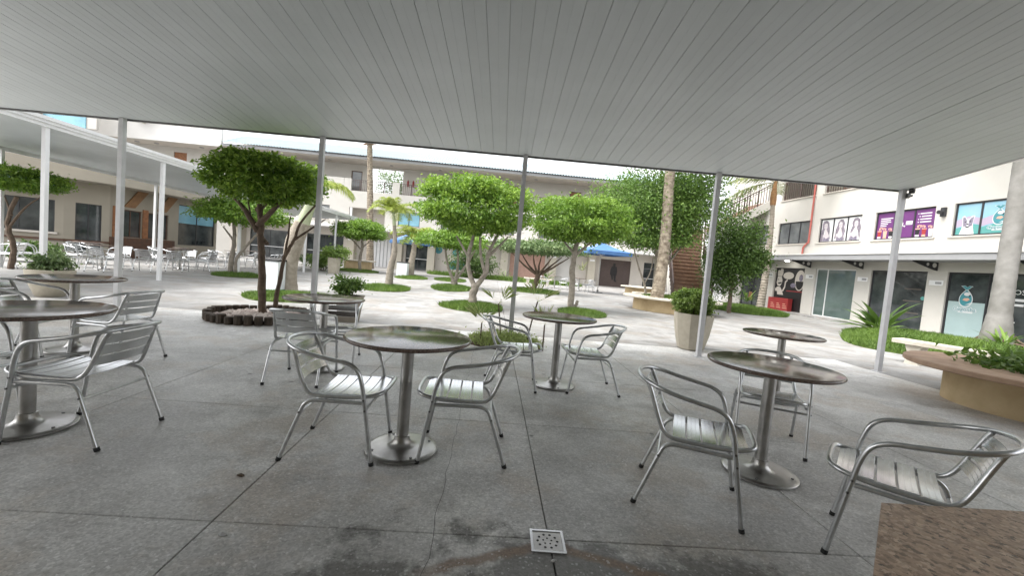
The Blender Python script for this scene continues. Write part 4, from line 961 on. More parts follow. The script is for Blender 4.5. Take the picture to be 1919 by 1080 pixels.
# ------------------------------------------------------------------ parasols
def parasol(x, y, w_, z0, z1, label, rz=0):
    t = thing('parasol', label, 'parasol', (x,y,0), rz, 'blue parasols')
    MB().tube([(0,0,.05),(0,0,z1+.08)], .028, 10).build('pole', 'steel', t, True); MB().lathe([(.3,0),(.3,.05),(.06,.08),(.05,.2),(.03,.2)],20).build('base', 'dark_steel', t, True)
    h = w_/2; cs = [(-h,-h),(h,-h),(h,h),(-h,h)]; b = MB(); n = 6
    for i in range(4):
        A = cs[i]; B = cs[(i+1)%4]; V = []
        for r in range(n+1):
            q = r/n; zz = z1+(z0-z1)*(q**1.0)+.05*math.sin(PI*q)*-1
            for s in range(5): u_ = s/4; V.append(((A[0]+(B[0]-A[0])*u_)*q,(A[1]+(B[1]-A[1])*u_)*q, zz-.04*math.sin(PI*u_)*q))
        b.add(V, [(r*5+s,r*5+s+1,(r+1)*5+s+1,(r+1)*5+s) for r in range(n) for s in range(4)])
        b.add([(A[0],A[1],z0),(B[0],B[1],z0),(B[0],B[1],z0-.2),(A[0],A[1],z0-.2)], [(0,1,2,3)])
    b.build('fabric', 'blue_fabric', t, True)
    for i in range(4): MB().beam((0,0,z1-.06),(cs[i][0]*.98,cs[i][1]*.98,z0-.02),.02).build('rib', 'white_paint', t); 
    for i in range(4): MB().beam((0,0,z0-.25),(cs[i][0]*.55,cs[i][1]*.55,z1+(z0-z1)*.55-.04),.018).build('strut', 'white_paint', t)
parasol(6.2,24.2,2.6,2.42,2.95,'blue square parasol right of centre over the pale armchairs', .15)
parasol(-5.2,27.0,2.3,2.12,2.75,'smaller blue parasol behind the young palms, left of centre', .5)
# ------------------------------------------------------------------ lawns
def oval(cx, cy, rx, ry, n=10, seed=0):
    r = random.Random(seed); return [(cx+rx*math.cos(2*PI*k/n)*r.uniform(.9,1.1), cy+ry*math.sin(2*PI*k/n)*r.uniform(.9,1.1)) for k in range(n)]
lawn('lawn_patch', 'oval grass patch around the clipped tree at centre', oval(-.45,11.3,.85,.95,seed=1), 5000, .09, 1)
lawn('lawn_patch', 'oval grass patch behind the centre tree, second one back', oval(-1.65,17.8,.85,1.7,seed=2), 4000, .10, 2)
lawn('lawn_patch', 'farthest thin oval grass patch in the row at centre', oval(-2.3,24.2,.9,1.6,seed=3), 2500, .10, 3)
lawn('lawn_patch', 'grass patch at the foot of the taller young palm', oval(-3.68,15.0,.85,1.2,seed=4), 4000, .10, 4)
lawn('lawn_patch', 'grass patch at the foot of the thick ringed palm', oval(-4.75,10.2,1.0,.95,seed=5), 5000, .08, 5)
lawn('lawn_patch', 'grass patch by the white bin and small palm at the back', oval(-4.4,23.2,.85,1.4,seed=6), 2500, .10, 6)
lawn('lawn_patch', 'small grass patch round the straight pale trunk right of centre', oval(2.65,12.0,.75,.85,seed=7), 3500, .08, 7)
lawn('lawn_patch', 'grass patch under the small branching tree, centre back', oval(2.1,20.3,1.3,1.4,seed=8), 2500, .12, 8)
lawn('lawn_patch', 'thin grass patch under the round clipped tree at the back left', oval(-8.1,25.6,1.3,1.3,seed=9), 2000, .10, 9)
lawn('lawn_patch', 'thin grass patch under the forked tree beside the side canopy post', oval(-8.9,15.2,.8,.7,seed=10), 2500, .09, 10)
lawn('lawn_bed', 'bright green lawn before the mural shop, beside the stair foot', [(10.2,18.6),(10.6,17.2),(12.0,16.9),(13.0,17.6),(14.0,19.4),(14.3,22.5),(13.0,23.2),(11.2,21.0)], 16000, .11, 11, hump=.1)
lawn('lawn_bed', 'large bright green lawn bed on the right below the big palm', [(10.4,11.8),(9.4,10.6),(9.0,9.5),(9.6,8.7),(11.0,8.4),(13.6,8.2),(14.7,10.0),(14.7,12.6),(13.0,13.6),(11.6,13.0)], 26000, .12, 12, hump=.22)
lawn('lawn_bed', 'strip of green planting before the pink wall at the back', [(-4.6,30.4),(-.5,29.8),(4,29.6),(6.5,30.5),(6,32),(0,32.5),(-4.5,32)], 5000, .25, 13)

# ------------------------------------------------------------------ clipped ficus trees
def tree(name, label, x, y, trunks, crowns, bark='bark', group=None, z=0):
    t = thing(name, label, 'tree', (x,y,z), 0, group)
    wood('trunk', t, trunks, bark, 9, seed=int(abs(x*100)))
    for a in crowns: crown('crown', t, *a[0], **a[1])
    return t
GT = 'clipped flat topped trees'
tree('clipped_tree', 'big clipped flat topped tree with thin twin trunks in the log ring', -3.87, 7.25,
     [([(.05,0,0),(.02,0,.5),(-.02,.02,1.0),(-.06,.02,1.5),(-.08,0,1.9)],.066,.045),([(-.1,0,1.45),(-.4,.05,1.85),(-.75,0,2.15)],.05,.02),([(-.1,0,1.55),(.25,-.1,1.9),(.55,-.1,2.2)],.05,.02),([(-.12,0,1.8),(-.1,.4,2.1),(-.2,.6,2.3)],.05,.02),
      ([(.2,.05,0),(.28,.03,.6),(.36,0,1.05),(.5,0,1.35),(.62,0,1.7),(.85,0,2.0)],.04,.015),([(.36,0,1.05),(.40,0,1.4),(.42,0,1.75)],.022,.010),([(.5,0,1.35),(.8,.02,1.6),(1.0,0,1.75)],.022,.008),([(.05,.02,1.25),(-.3,.2,1.6),(-.5,.4,1.95)],.035,.012)],
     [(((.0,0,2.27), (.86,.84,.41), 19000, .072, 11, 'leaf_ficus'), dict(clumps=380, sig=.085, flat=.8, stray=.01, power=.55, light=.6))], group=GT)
tree('clipped_tree', 'small dark flat topped tree cut by the left edge', -12.5, 11.6, [([(-.1,0,0),(-.05,0,.6),(-.2,0,1.2),(0,0,1.9)],.07,.045),([(-.15,0,1.1),(.2,0,1.6),(.6,0,1.95)],.035,.012),([(-.1,0,1.4),(-.4,.1,1.9)],.03,.012)],
     [(((0,0,2.3), (.92,.9,.34), 7000, .085, 12, 'leaf_ficus'), dict(clumps=140, sig=.13))], group=GT)
tree('clipped_tree', 'dark clipped tree with forked pale trunk behind the log ring tree', -9.1, 15.2, [([(-.1,0,0),(-.05,0,.7),(0,0,1.3),(-.05,0,1.9)],.09,.05),([(.1,0,0),(.12,0,.6),(.5,0,1.2),(.9,0,1.7)],.07,.03),([(0,0,1.2),(-.4,0,1.7)],.04,.02)],
     [(((.2,0,2.15), (1.4,1.2,.52), 9000, .11, 13, 'leaf_ficus'), dict(clumps=170, sig=.12))], 'bark_grey', GT)
tree('clipped_tree', 'bright lime clipped umbrella tree at the back left above a bench planter', -8.0, 25.5, [([(.1,0,0),(.05,0,.8),(.15,0,1.4),(.1,0,2.0)],.10,.07),([(.1,0,1.3),(-.4,0,1.8),(-.9,0,2.1)],.05,.02),([(.1,0,1.4),(.6,0,1.9)],.05,.02)],
     [(((.05,0,2.35), (1.45,1.35,.66), 9000, .14, 14, 'leaf_lime'), dict(clumps=200, sig=.11))], 'bark_grey', GT)
tree('clipped_tree', 'large clipped tree with glossy leaves and branching pale trunk at centre', -.45, 11.4,
     [([(0,0,0),(-.02,0,.35),(.02,0,.62)],.12,.10),([(.0,0,.55),(-.2,.05,1.0),(-.22,0,1.5),(-.12,0,2.0)],.07,.045),([(.02,0,.55),(.28,0,1.0),(.30,.05,1.5),(.55,0,2.1)],.075,.04),([(.25,0,.95),(.1,0,1.4),(.05,-.1,1.9)],.05,.03),([(-.2,0,1.3),(-.6,0,1.9)],.04,.02),([(.3,.05,1.4),(.8,.1,2.0)],.045,.02)],
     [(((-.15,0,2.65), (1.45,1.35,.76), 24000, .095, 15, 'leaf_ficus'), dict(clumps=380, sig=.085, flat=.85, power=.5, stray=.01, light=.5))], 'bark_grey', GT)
tree('clipped_tree', 'clipped tree with lime leaves right of the centre post, on a straight pale trunk', 2.5, 12.85,
     [([(0,0,0),(.0,0,.6),(-.05,0,1.3),(.0,0,2.1)],.105,.075),([(.06,0,.05),(.16,0,.16),(.2,0,.3)],.06,.04),([(0,0,1.7),(-.5,0,2.2)],.05,.02),([(0,0,1.7),(.6,0,2.3)],.05,.02)],
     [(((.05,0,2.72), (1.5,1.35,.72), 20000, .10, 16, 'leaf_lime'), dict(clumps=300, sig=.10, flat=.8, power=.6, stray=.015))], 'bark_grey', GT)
tree('clipped_tree', 'lower clipped tree with several grey stems behind the centre tree', -1.65, 18.6, [([(0,0,0),(0,0,.35)],.16,.13),([(-.05,0,.3),(-.35,0,1.0),(-.5,0,1.7)],.08,.04),([(.05,0,.3),(.1,0,1.0),(.05,0,1.7)],.08,.04),([(.05,0,.3),(.4,0,.9),(.8,0,1.7)],.07,.04)],
     [(((-.2,0,2.0), (1.5,1.2,.45), 7000, .13, 17, 'leaf_lime'), dict(clumps=140, sig=.12))], 'bark_grey', GT)
tree('clipped_tree', 'low spreading clipped tree with fan of brown branches behind the centre post', 2.15, 20.3, [([(-.1,0,0),(0,0,.5),(.1,0,.9)],.15,.12)]+[([(.08,0,.8),(dx*.5,dy*.5,1.25),(dx,dy,1.8)],.07,.02) for dx,dy in ((-1.3,0),(-.8,.4),(-.3,-.4),(.2,.5),(.7,-.2),(1.2,.3),(1.5,-.1))],
     [(((.1,0,2.08), (2.05,1.5,.42), 9000, .14, 18, 'leaf_pale'), dict(clumps=160, sig=.12))], 'bark', GT)

# loose trees at right
tree('leafy_tree', 'tall loose leafy tree rising from the yellow bench planter right of centre', 6.3, 15.9,
     [([(.1,0,.5),(.0,0,1.4),(-.1,0,2.2),(-.5,.1,3.4)],.10,.04),([(.25,.1,.5),(.35,.1,1.6),(.4,.2,2.6),(.9,.3,4.2)],.11,.04),([(-.35,-.1,.45),(-.5,-.1,1.0),(-.75,0,1.6),(-1.1,0,2.6)],.05,.02),([(.2,.1,1.4),(.7,.1,2.2),(1.3,.1,3.2)],.06,.02),([(-.5,-.1,.9),(-.25,0,1.4),(-.2,0,2.0)],.03,.015)],
     [(((-.6,.2,3.9), (1.9,1.6,1.25), 17000, .11, 21, 'leaf_mid'), dict(clumps=150, sig=.17, shell=.9, flat=.9, stray=.1)), (((.9,.3,4.2), (1.5,1.5,1.4), 13000, .11, 22, 'leaf_mid'), dict(clumps=110, sig=.18, shell=.9, flat=.9, stray=.1)), (((-.5,0,2.7), (1.4,1.2,.55), 6000, .11, 23, 'leaf_mid'), dict(clumps=60, sig=.2, shell=.9, flat=.9, stray=.12))], 'bark_grey')
tree('bushy_tree', 'dark green bushy tree with feathery leaves between the stair and right wing', 9.95, 17.0,
     [([(0,0,0),(0,0,1.0),(.1,0,2.0)],.09,.05),([(0,0,.9),(.5,0,1.6)],.05,.02),([(0,0,1.2),(-.4,.1,2.2)],.05,.02)],
     [(((-.05,.2,2.55), (.95,.95,1.5), 16000, .11, 24, 'leaf_dark'), dict(clumps=90, sig=.2, shell=.9, flat=1.0, stray=.1, droop=.1)), (((.72,.1,2.2), (.75,.7,.5), 6000, .11, 25, 'leaf_dark'), dict(clumps=50, sig=.22, shell=.9, flat=1.0, stray=.1))])
tree('far_tree', 'sparse grey tree seen through the upper gallery opening', -11.0, 44, [([(0,0,0),(0,0,6),(.3,0,8)],.2,.06),([(0,0,5.5),(1,0,7.5)],.08,.03)], [(((.3,0,8.2), (1.9,1.5,1.3), 2500, .2, 26, 'leaf_pale'), dict(clumps=60, sig=.2, shell=.9, flat=1))], 'bark_grey')

# ------------------------------------------------------------------ palms
def ring_trunk(name, parent, path, radii, m, step=.09, rib=.05, n=18):
    P = cat(path, 14); L = [0]
    for a, c in zip(P, P[1:]): L.append(L[-1]+(c-a).length)
    T = L[-1]; k = int(T/step)*3; pts = []; rs = []
    for i in range(k+1):
        s = T*i/k; j = min(len(P)-2, max(q for q in range(len(L)) if L[q] <= s+1e-9)); u = (s-L[j])/max(1e-6, L[j+1]-L[j])
        t = s/T*(len(radii)-1); q = min(len(radii)-2, int(t)); r = radii[q]+(radii[q+1]-radii[q])*(t-q)
        pts.append(P[j].lerp(P[j+1], u)); rs.append(r*(1-(rib if i % 3 == 0 else 0)))
    return MB().tube(pts, rs, n).build(name, m, parent, True)
FM = {'young': frond_mesh('frond','leaf_palm',1,1.15,46,.026,.40,.55,arch=1.25,vee=.5), 'big': frond_mesh('frond','leaf_palm',2,2.6,46,.06,.62,.75,arch=.9,vee=.2), 'coco': frond_mesh('frond','leaf_coco',3,2.5,44,.05,.55,.55,arch=.25,vee=-.2)}
def fronds(t, kind, loc, n, tilt, seed, s=1.0):
    r = random.Random(seed)
    for k in range(n):
        inst(FM[kind], 'frond', t, loc, (r.uniform(-.2,.2), -r.uniform(*tilt), 2*PI*k/n+r.uniform(-.3,.3)), (s*r.uniform(.85,1.1),)*3)
t = thing('thick_palm', 'thick pale ringed palm trunk behind the log ring tree, left', 'palm', (-5.55,11.85,0))
ring_trunk('trunk', t, [(0,0,0),(-.02,0,.6),(.05,0,1.3),(.25,0,1.9)], [.22,.19,.185,.19,.22,.235,.225,.20], 'palm_ring', .07, .03)
MB().tube(cat([(.25,0,1.88),(.40,0,2.3),(.62,0,2.9)],6), [.19-.009*i for i in range(13)], 16).build('crownshaft', 'palm_shaft', t, True); fronds(t, 'big', (.62,0,2.85), 7, (-.3,.5), 31, .42)
t = thing('tall_palm', 'tall patchy palm trunk with a dry brown top beside the gallery', 'palm', (-9.5,31,0))
ring_trunk('trunk', t, [(.6,0,0),(.45,0,2.5),(.25,0,5.5),(0,0,8.9)], [.30,.25,.24,.22,.20,.19], 'palm_patch', .16, .10)
b = MB(); rnd = random.Random(8)
for k in range(70):
    a = rnd.uniform(0,2*PI); e = rnd.uniform(-.3,1.3); r_ = rnd.uniform(.25,.6); b.beam((0,0,8.85+rnd.uniform(0,.3)),(r_*math.cos(a),r_*math.sin(a),8.9+r_*math.sin(e)*.9),.07,.03)
b.build('dry_crown', 'dry_frond', t)
fronds(t, 'big', (0,0,9.2), 11, (-.25,.6), 33, .95)
t = thing('young_palm', 'taller young palm with bright yellow-green tuft left of centre', 'palm', (-3.72,15.45,0))
ring_trunk('trunk', t, [(0,0,0),(.02,0,.7),(.12,0,1.4),(.05,0,2.3)], [.15,.13,.11,.085,.06], 'bark_grey', .10, .06)
MB().tube([(.05,0,2.28),(-.02,0,2.75)], [.07,.04], 10).build('crownshaft', 'palm_shaft', t, True); fronds(t, 'young', (-.02,0,2.65), 15, (-.55,.3), 34, .88)
t = thing('young_palm', 'shorter young palm with a white trunk beside the white bin', 'palm', (-4.62,23.9,0))
ring_trunk('trunk', t, [(0,0,0),(.03,0,.8),(.10,0,1.4),(.12,0,2.0)], [.24,.20,.17,.15,.12], 'palm_ring', .12, .04)
fronds(t, 'young', (.12,0,2.0), 16, (-.55,.3), 35, 1.25)
t = thing('rough_palm', 'rough patchy palm trunk leaning out of the yellow bench planter', 'palm', (6.0,14.6,0))
ring_trunk('trunk', t, [(-.12,0,.45),(-.05,0,1.5),(-.05,0,3.0),(-.12,0,4.8),(-.12,0,7.2)], [.24,.20,.19,.18,.17,.165,.16], 'palm_patch', .11, .06); fronds(t, 'big', (-.12,0,7.2), 12, (-.3,.7), 36, 1.1)
t = thing('slender_palm', 'slender ringed palm with drooping feathery leaf in front of the right wing', 'palm', (13.25,19.8,0))
ring_trunk('trunk', t, [(-.12,0,.05),(-.05,0,1.5),(-.03,0,3.4),(-.1,0,5.2)], [.20,.165,.15,.13,.11,.10], 'palm_ring', .13, .13)
MB().tube(cat([(-.1,0,5.15),(-.12,0,5.7),(-.1,0,6.3)],4), [.12,.13,.14,.14,.13,.11,.09,.08,.07], 12).build('crownshaft', 'dry_frond', t, True)
for rz, ti, s in ((2.9,.35,1.15),(3.3,.0,1.1),(2.4,-.3,1.1),(.3,-.5,1),(1.3,-.6,1),(-.6,-.4,1),(-1.6,-.5,1),(-2.4,-.3,1),(.9,-.1,1)):
    inst(FM['coco'], 'frond', t, (-.1,0,6.25), (0,ti,rz), (s,)*3)
t = thing('big_palm', 'massive smooth palm trunk with mossy base at the right edge', 'palm', (13.8,10.72,.15))
ring_trunk('trunk', t, [(.0,0,0),(.0,0,1.0),(.0,0,2.4),(.02,0,4.0),(.02,0,6.0),(.02,0,9)], [.36,.24,.215,.21,.205,.205,.20,.195,.19,.18,.17], 'palm_grey', .22, .02, 22)
b = MB(); rnd = random.Random(5)
for k in range(26):
    a = rnd.uniform(0,2*PI); r0 = .3; r1 = rnd.uniform(.5,.85); b.tube(cat([(.12+r0*math.cos(a),r0*math.sin(a),rnd.uniform(.15,.35)),(.12+.5*math.cos(a+.1),.5*math.sin(a+.1),.12),(.12+r1*math.cos(a+.2),r1*math.sin(a+.2),0)],3), .03, 5)
b.build('root_mat', 'bark', t, True); fronds(t, 'big', (.2,0,9), 12, (-.3,.6), 37, 1.2)
# ------------------------------------------------------------------ log ring with pebbles
lr = thing('log_ring', 'ring of short upright logs edging the pebble bed of the clipped tree', 'edging', (-3.82,7.18,0))
lm = MB().lathe([(.064,0),(.066,.12),(.058,.135),(0,.137)], 9).build('log', 'log'); lme = lm.data; bpy.data.objects.remove(lm); rnd = random.Random(3)
for k in range(34):
    a = 2*PI*k/34; inst(lme, 'log', lr, (.73*math.cos(a),.73*math.sin(a),0), (0,0,rnd.uniform(0,6)), (rnd.uniform(.9,1.05),)*2+(rnd.uniform(.85,1.12),))
sb = MB().lathe([(.68,0),(.68,.05),(0,.075)], 28).build('soil_bed', 'soil'); sb.location = (-3.82,7.18,0); tag(sb, 'dark soil inside the log ring', 'soil', kind='stuff')
rng = np.random.default_rng(6); b = MB()
for k in range(420):
    a = rng.uniform(0,2*PI); r_ = .64*math.sqrt(rng.random()); s = rng.uniform(.025,.055); q = rng.uniform(.7,1.2,(6))
    cx_, cy_ = r_*math.cos(a), r_*math.sin(a); z = .075-.025*r_/.68
    b.add([(cx_+s*q[0],cy_,z+.01),(cx_,cy_+s*q[1],z+.01),(cx_-s*q[2],cy_,z+.01),(cx_,cy_-s*q[3],z+.01),(cx_,cy_,z+.01+s*.6*q[4]),(cx_,cy_,z-.03)], [(0,1,4),(1,2,4),(2,3,4),(3,0,4),(1,0,5),(2,1,5),(3,2,5),(0,3,5)])
pb = b.build('pebbles', 'pebble', None, True); pb.location = (-3.82,7.18,0); tag(pb, 'loose pale pebbles covering the bed inside the log ring', 'pebbles', kind='stuff')

# ------------------------------------------------------------------ planters and their plants
def shrub(name, label, x, y, z, c, rad, n, size, seed, m, stems=8, **k):
    t = thing(name, label, 'shrub', (x,y,z)); r = random.Random(seed)
    b = MB()
    for q in range(stems):
        a = r.uniform(0,2*PI); e = r.uniform(.2,.8); b.tube(cat([(0.04*math.cos(a),.04*math.sin(a),-.05),(rad[0]*e*.5*math.cos(a),rad[1]*e*.5*math.sin(a),c[2]*.5),(rad[0]*e*math.cos(a),rad[1]*e*math.sin(a),c[2]*1.1)],3), [.012-.001*i for i in range(7)], 5)
    b.build('stems', 'bark', t, True); crown('foliage', t, c, rad, n, size, seed, m, **k); return t
def lathe_pot(name, label, x, y, prof, m, n=32, rz=0, soil=None):
    t = thing(name, label, 'planter', (x,y,0), rz); MB().lathe(prof, n).build('pot', m, t, n > 12)
    if soil: MB().lathe([(soil[0],soil[1]-.02),(0,soil[1])], n).build('soil', 'soil', t)
    return t
lathe_pot('bowl_planter', 'wide stone bowl planter at left behind the tables', -7.75, 7.75, [(.18,0),(.195,.02),(.27,.22),(.315,.40),(.32,.47),(.298,.475),(.285,.42),(.0,.40)], 'pot_stone', 32, soil=(.287,.43))
shrub('low_shrub', 'loose green shrub growing in the stone bowl planter', -7.75, 7.75, .42, (0,0,.18), (.25,.25,.15), 1600, .065, 41, 'leaf_pale', 14, clumps=40, sig=.22, shell=.9, flat=.8, stray=.15)
lathe_pot('square_planter', 'taupe square planter behind the second row table', -2.48, 7.55, [(.20,0),(.26,.42),(.28,.44),(.28,.47),(.25,.47),(.24,.42),(0,.42)], 'pot_taupe', 4, PI/4, (.24,.43))
shrub('low_shrub', 'small dark leafed shrub in the taupe square planter', -2.55, 7.6, .44, (0,0,.19), (.27,.26,.16), 1700, .06, 42, 'leaf_mid', 16, clumps=45, sig=.2, shell=.9, flat=.9, stray=.15)
lathe_pot('tall_planter', 'tall tapered octagonal stone planter beside the fourth post', 3.72, 7.45, [(.20,0),(.23,.02),(.30,.30),(.335,.55),(.345,.66),(.315,.66),(.30,.58),(0,.58)], 'pot_stone', 8, R(12), (.30,.60))
shrub('boxwood_shrub', 'rounded boxwood shrub in the tall tapered planter', 3.72, 7.45, .58, (-.02,0,.27), (.36,.36,.24), 9000, .045, 43, 'leaf_box', 14, clumps=160, sig=.10, flat=.95, stray=.03)
lathe_pot('white_pot', 'pale square pot behind the second post near the rear shops', -8.0, 21.6, [(.28,0),(.34,.75),(.36,.8),(.30,.8),(.28,.72),(0,.72)], 'pot_stone', 4, PI/4, (.28,.74))
shrub('low_shrub', 'yellow-green shrub in the pale square pot', -8.0, 21.6, .72, (0,0,.3), (.6,.5,.33), 1800, .12, 44, 'leaf_box', 10, clumps=40, sig=.2, shell=.9, stray=.1)
def ring_planter(name, label, x, y, ro, ri, rw_, h, wm, cm, n=48):
    t = thing(name, label, 'planter', (x,y,0)); 
    MB().lathe([(rw_,0),(rw_,h-.07),(ri-.02,h-.07),(ri-.02,.1)], n).build('wall', wm, t, True)
    MB().lathe([(ri,h-.068),(ro-.015,h-.068),(ro,h-.055),(ro,h-.012),(ro-.014,h),(ri,h)], n).build('seat_cap', cm, t, True)
    MB().lathe([(ri-.005,h-.10),(0,h-.06)], n).build('soil', 'soil', t, True); return t
ring_planter('round_planter', 'large round ochre planter with wide terracotta seat cap at right', 6.82, 4.75, 1.28, .72, .86, .50, 'yellow_wall', 'terracotta_cap', 56)
shrub('leafy_plant', 'broad leafed green plant filling the round planter at right', 6.87, 4.75, .44, (0,0,.14), (.66,.62,.15), 1500, .12, 45, 'leaf_mid', 14, clumps=40, sig=.25, shell=.9, flat=.6)
ring_planter('round_planter', 'ochre bench planter with pale stone cap holding the rough palm', 6.75, 15.4, 1.75, 1.25, 1.35, .52, 'yellow_wall', 'stone_cap', 40)
lawn('planter_grass', 'short grass filling the ochre bench planter at the palm foot', oval(6.75,15.4,1.05,1.05,seed=20), 3500, .10, 20, z=.45)
ring_planter('round_planter', 'distant ochre planter with pale cap near the brown board', 9.6, 26.5, 1.3, .9, 1.0, .5, 'yellow_wall', 'stone_cap', 28)
t = thing('bench_planter', 'small tan bench planter with flat wide cap below the lime tree', 'planter', (-9.0,28.6,0)); MB().box(-.8,.8,-.4,.4,0,.55).build('wall', 'yellow_wall', t); MB().bbox(-1.25,1.05,-.5,.5,.552,.63,.01).build('seat_cap', 'stone_cap', t)
def bench(x, y, rz, L, label, m='stone_cap', curl=False):
    t = thing('stone_bench', label, 'bench', (x,y,0), rz); MB().bbox(-L/2,L/2,-.2,.2,.38,.46,.008).build('seat', m, t)
    for s in (-1,1): MB().prism([(s*L*.36-.11,0),(s*L*.36+.11,0),(s*L*.36+.07,.18),(s*L*.36+.13,.379),(s*L*.36-.13,.379),(s*L*.36-.07,.18)], -.15, .15).build('leg', m, t)
bench(8.65, 6.95, math.atan2(-1.55,.6), 2.3, 'pale stone bench behind the large round planter at right')
bench(7.4, 19.2, .1, 1.6, 'weathered stone bench behind the ochre bench planter')
bench(3.0, 27.4, 0, 1.8, 'distant pale bench before the pink wall')
# bins
def bin_(x, y, w_, h, label):
    t = thing('waste_bin', label, 'bin', (x,y,0)); MB().bbox(-w_/2,w_/2,-w_/2,w_/2,.05,h,.01).build('body', 'bin_white', t); MB().box(-w_/2-.01,w_/2+.01,-w_/2-.01,w_/2+.01,0,.05).build('base', 'bin_teal', t); MB().bbox(-w_/2-.015,w_/2+.015,-w_/2-.015,w_/2+.015,h+.002,h+.05,.015).build('lid', 'rubber', t)
bin_(-5.80, 11.45, .42, .80, 'white square bin with dark lid left of the thick palm'); bin_(-4.92, 23.3, .55, .80, 'white bin beside the white trunked young palm')
bin_(12.0, 23.6, .6, .95, 'grey bin under the bushy tree at the stair foot')

# ------------------------------------------------------------------ planting bed by the centre post with small fan palms
lawn('plant_bed', 'small bed of grass and low weeds at the foot of the centre post', [(-.25,6.35),(.1,6.1),(.6,6.12),(.85,6.4),(.8,6.9),(.3,7.2),(-.25,6.95)], 1500, .09, 30, m='leaf_fan', turf='soil')
crown_t = thing('ground_cover', 'yellow-green low weeds in the bed by the centre post', 'weeds', (.30,6.6,0)); crown_t['kind'] = 'stuff'; crown('foliage', crown_t, (0,0,.10), (.45,.36,.11), 900, .05, 51, 'leaf_fan', clumps=50, sig=.25, shell=.95, flat=.5)
def fan_palm(x, y, h, n, L, seed, label, lean=(0,0)):
    t = thing('fan_palm', label, 'plant', (x,y,0), 0, 'small fan palms in the bed'); r = random.Random(seed); rng = np.random.default_rng(seed)
    MB().tube(cat([(0,0,0),(lean[0]*.4,lean[1]*.4,h*.5),(lean[0],lean[1],h)],4), .012, 6).build('stem', 'bark', t, True)
    V = []; F = []
    for k in range(n):
        a = r.uniform(0,2*PI); el = r.uniform(.35,1.25); pt = Vector((lean[0],lean[1],h))+Vector((math.cos(a)*math.cos(el),math.sin(a)*math.cos(el),math.sin(el)))*L*.35
        i0 = len(V); V += [(lean[0],lean[1],h),(lean[0]+.006,lean[1],h-.006),tuple(pt)]; F.append((i0,i0+1,i0+2))
        for q in range(2,7):
            b_ = a+(q-4)*.62; l = L*(.85-.04*abs(q-4)); tip = pt+Vector((math.cos(b_)*math.cos(el),math.sin(b_)*math.cos(el),math.sin(el)-.06*abs(q-4)))*l; mid = pt.lerp(tip,.5)+Vector((0,0,.03)); s = Vector((-math.sin(b_),math.cos(b_),0))*.006
            i0 = len(V); V += [tuple(pt),tuple(mid-s),tuple(tip),tuple(mid+s)]; F += [(i0,i0+1,i0+2),(i0,i0+2,i0+3)]
    arr_mesh('fan_leaves', np.array(V), np.array(F), 'leaf_fan', t, rng.random(len(F)))
fan_palm(-.10,6.5,.32,5,.34,61,'short fan palm in the bed left of the centre post'); fan_palm(.62,6.5,.72,5,.36,62,'tallest fan palm right of the centre post, seen over the middle table',(.12,0))
fan_palm(.22,6.7,.62,4,.34,63,'fan palm close by the centre post, half hidden by it',(-.08,0)); fan_palm(.85,6.25,.40,3,.30,64,'thin fan palm at the right end of the bed')

# ------------------------------------------------------------------ spiky plants at right and by the rear shops
def strap_plant(name, label, x, y, n, L, w_, seed, m, z=0, el=(.3,1.35)):
    t = thing(name, label, 'plant', (x,y,z)); r = random.Random(seed)
    for k in range(n):
        a = r.uniform(0,2*PI); e = r.uniform(*el); l = L*r.uniform(.6,1.1); V = []; N_ = 7; p_ = Vector((r.uniform(-.12,.12),r.uniform(-.12,.12),0)); e_ = e
        for i in range(N_+1):
            u = i/N_; ww = w_*(math.sin(PI*min(1,.12+u*.88))**.8)*(.35 if u < .3 else 1); s = Vector((-math.sin(a),math.cos(a),0))*ww/2
            V += [tuple(p_-s+Vector((0,0,.15*ww))), tuple(p_), tuple(p_+s+Vector((0,0,.15*ww)))]
            p_ = p_+Vector((math.cos(a)*math.cos(e_),math.sin(a)*math.cos(e_),math.sin(e_)))*l/N_; e_ -= .10
        F = [(3*i+j,3*i+j+1,3*i+4+j,3*i+3+j) for i in range(N_) for j in range(2)]
        arr_mesh('leaf', np.array(V), np.array(F), m, t, np.full(len(F), r.random()))
    return t
strap_plant('strelitzia', 'big spiky leaved plant on the lawn before the open dark shop', 12.0,12.3, 34, 1.35, .17, 71, 'leaf_dark', .1)
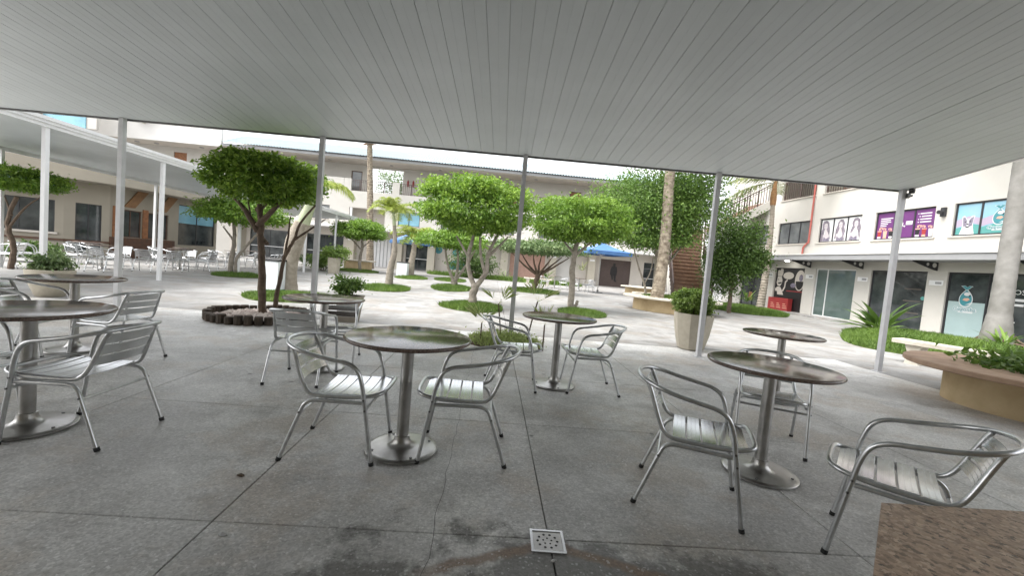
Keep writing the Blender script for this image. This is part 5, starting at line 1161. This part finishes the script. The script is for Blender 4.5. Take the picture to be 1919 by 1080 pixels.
strap_plant('strelitzia', 'tufted plants around the foot of the big right palm', 13.3,10.2, 30, .65, .07, 72, 'leaf_mid', .22)
strap_plant('agave', 'pale spiky agave beside the glass door at right', 14.6,14.9, 22, .7, .10, 73, 'leaf_pale', .05)
strap_plant('aloe', 'star shaped plant near the stair foot before the right wing', 14.0,22.3, 20, .8, .09, 74, 'leaf_mid', .3)
strap_plant('cycad', 'dark cycad behind the second post at the rear shops', -9.6,22.0, 30, 1.0, .06, 75, 'leaf_dark', .2)
strap_plant('cycad', 'dark cycad before the pale door across the plaza', 4.0,30.6, 34, 1.2, .07, 76, 'leaf_dark', .3)
strap_plant('yucca', 'straw coloured yucca before the grey wall at the back', 6.6,31.0, 30, .9, .05, 77, 'leaf_coco', 1.2)
strap_plant('yucca', 'greyish spiky plant left of the pink wall at the back', 1.0,30.5, 26, 1.0, .06, 78, 'leaf_pale', .1)
shrub('low_shrub', 'flowering shrub below the side canopy front, at the rear shops', -9.2,23.2,0,(0,0,.5),(.9,.7,.45),2500,.13,46,'leaf_box',12,clumps=50,sig=.2,shell=.9)
shrub('low_shrub', 'dark hedge at the foot of the cafe wall, far left', -14.6,14.2,0,(0,0,.3),(.8,.5,.3),2500,.1,47,'leaf_dark',12,clumps=50,sig=.2,shell=.9)
shrub('low_shrub', 'reddish brown bushy plants before the rear shops at centre', -1.5,29.8,0,(0,0,1.0),(1.5,.8,1.0),4000,.16,48,'leaf_dark',14,clumps=80,sig=.2,shell=.9)

# ------------------------------------------------------------------ small camera under the canopy corner
cm = thing('security_camera', 'small dark security camera under the canopy corner beside the right post', 'camera', (6.672,6.60,2.975), R(-20))
MB().lathe([(0,0),(.045,0),(.045,.03),(.02,.035),(.02,.07)], 14).build('mount', 'dark_steel', cm, True).location = (0,0,-.01)
MB().lathe([(.0,0),(.035,.0),(.04,.02),(.04,.14),(.03,.15),(0,.15)], 14).build('body', 'metal_black', cm, True); cm.children[-1].location = (-.06,0,-.04); cm.children[-1].rotation_euler = (0,PI/2,0)
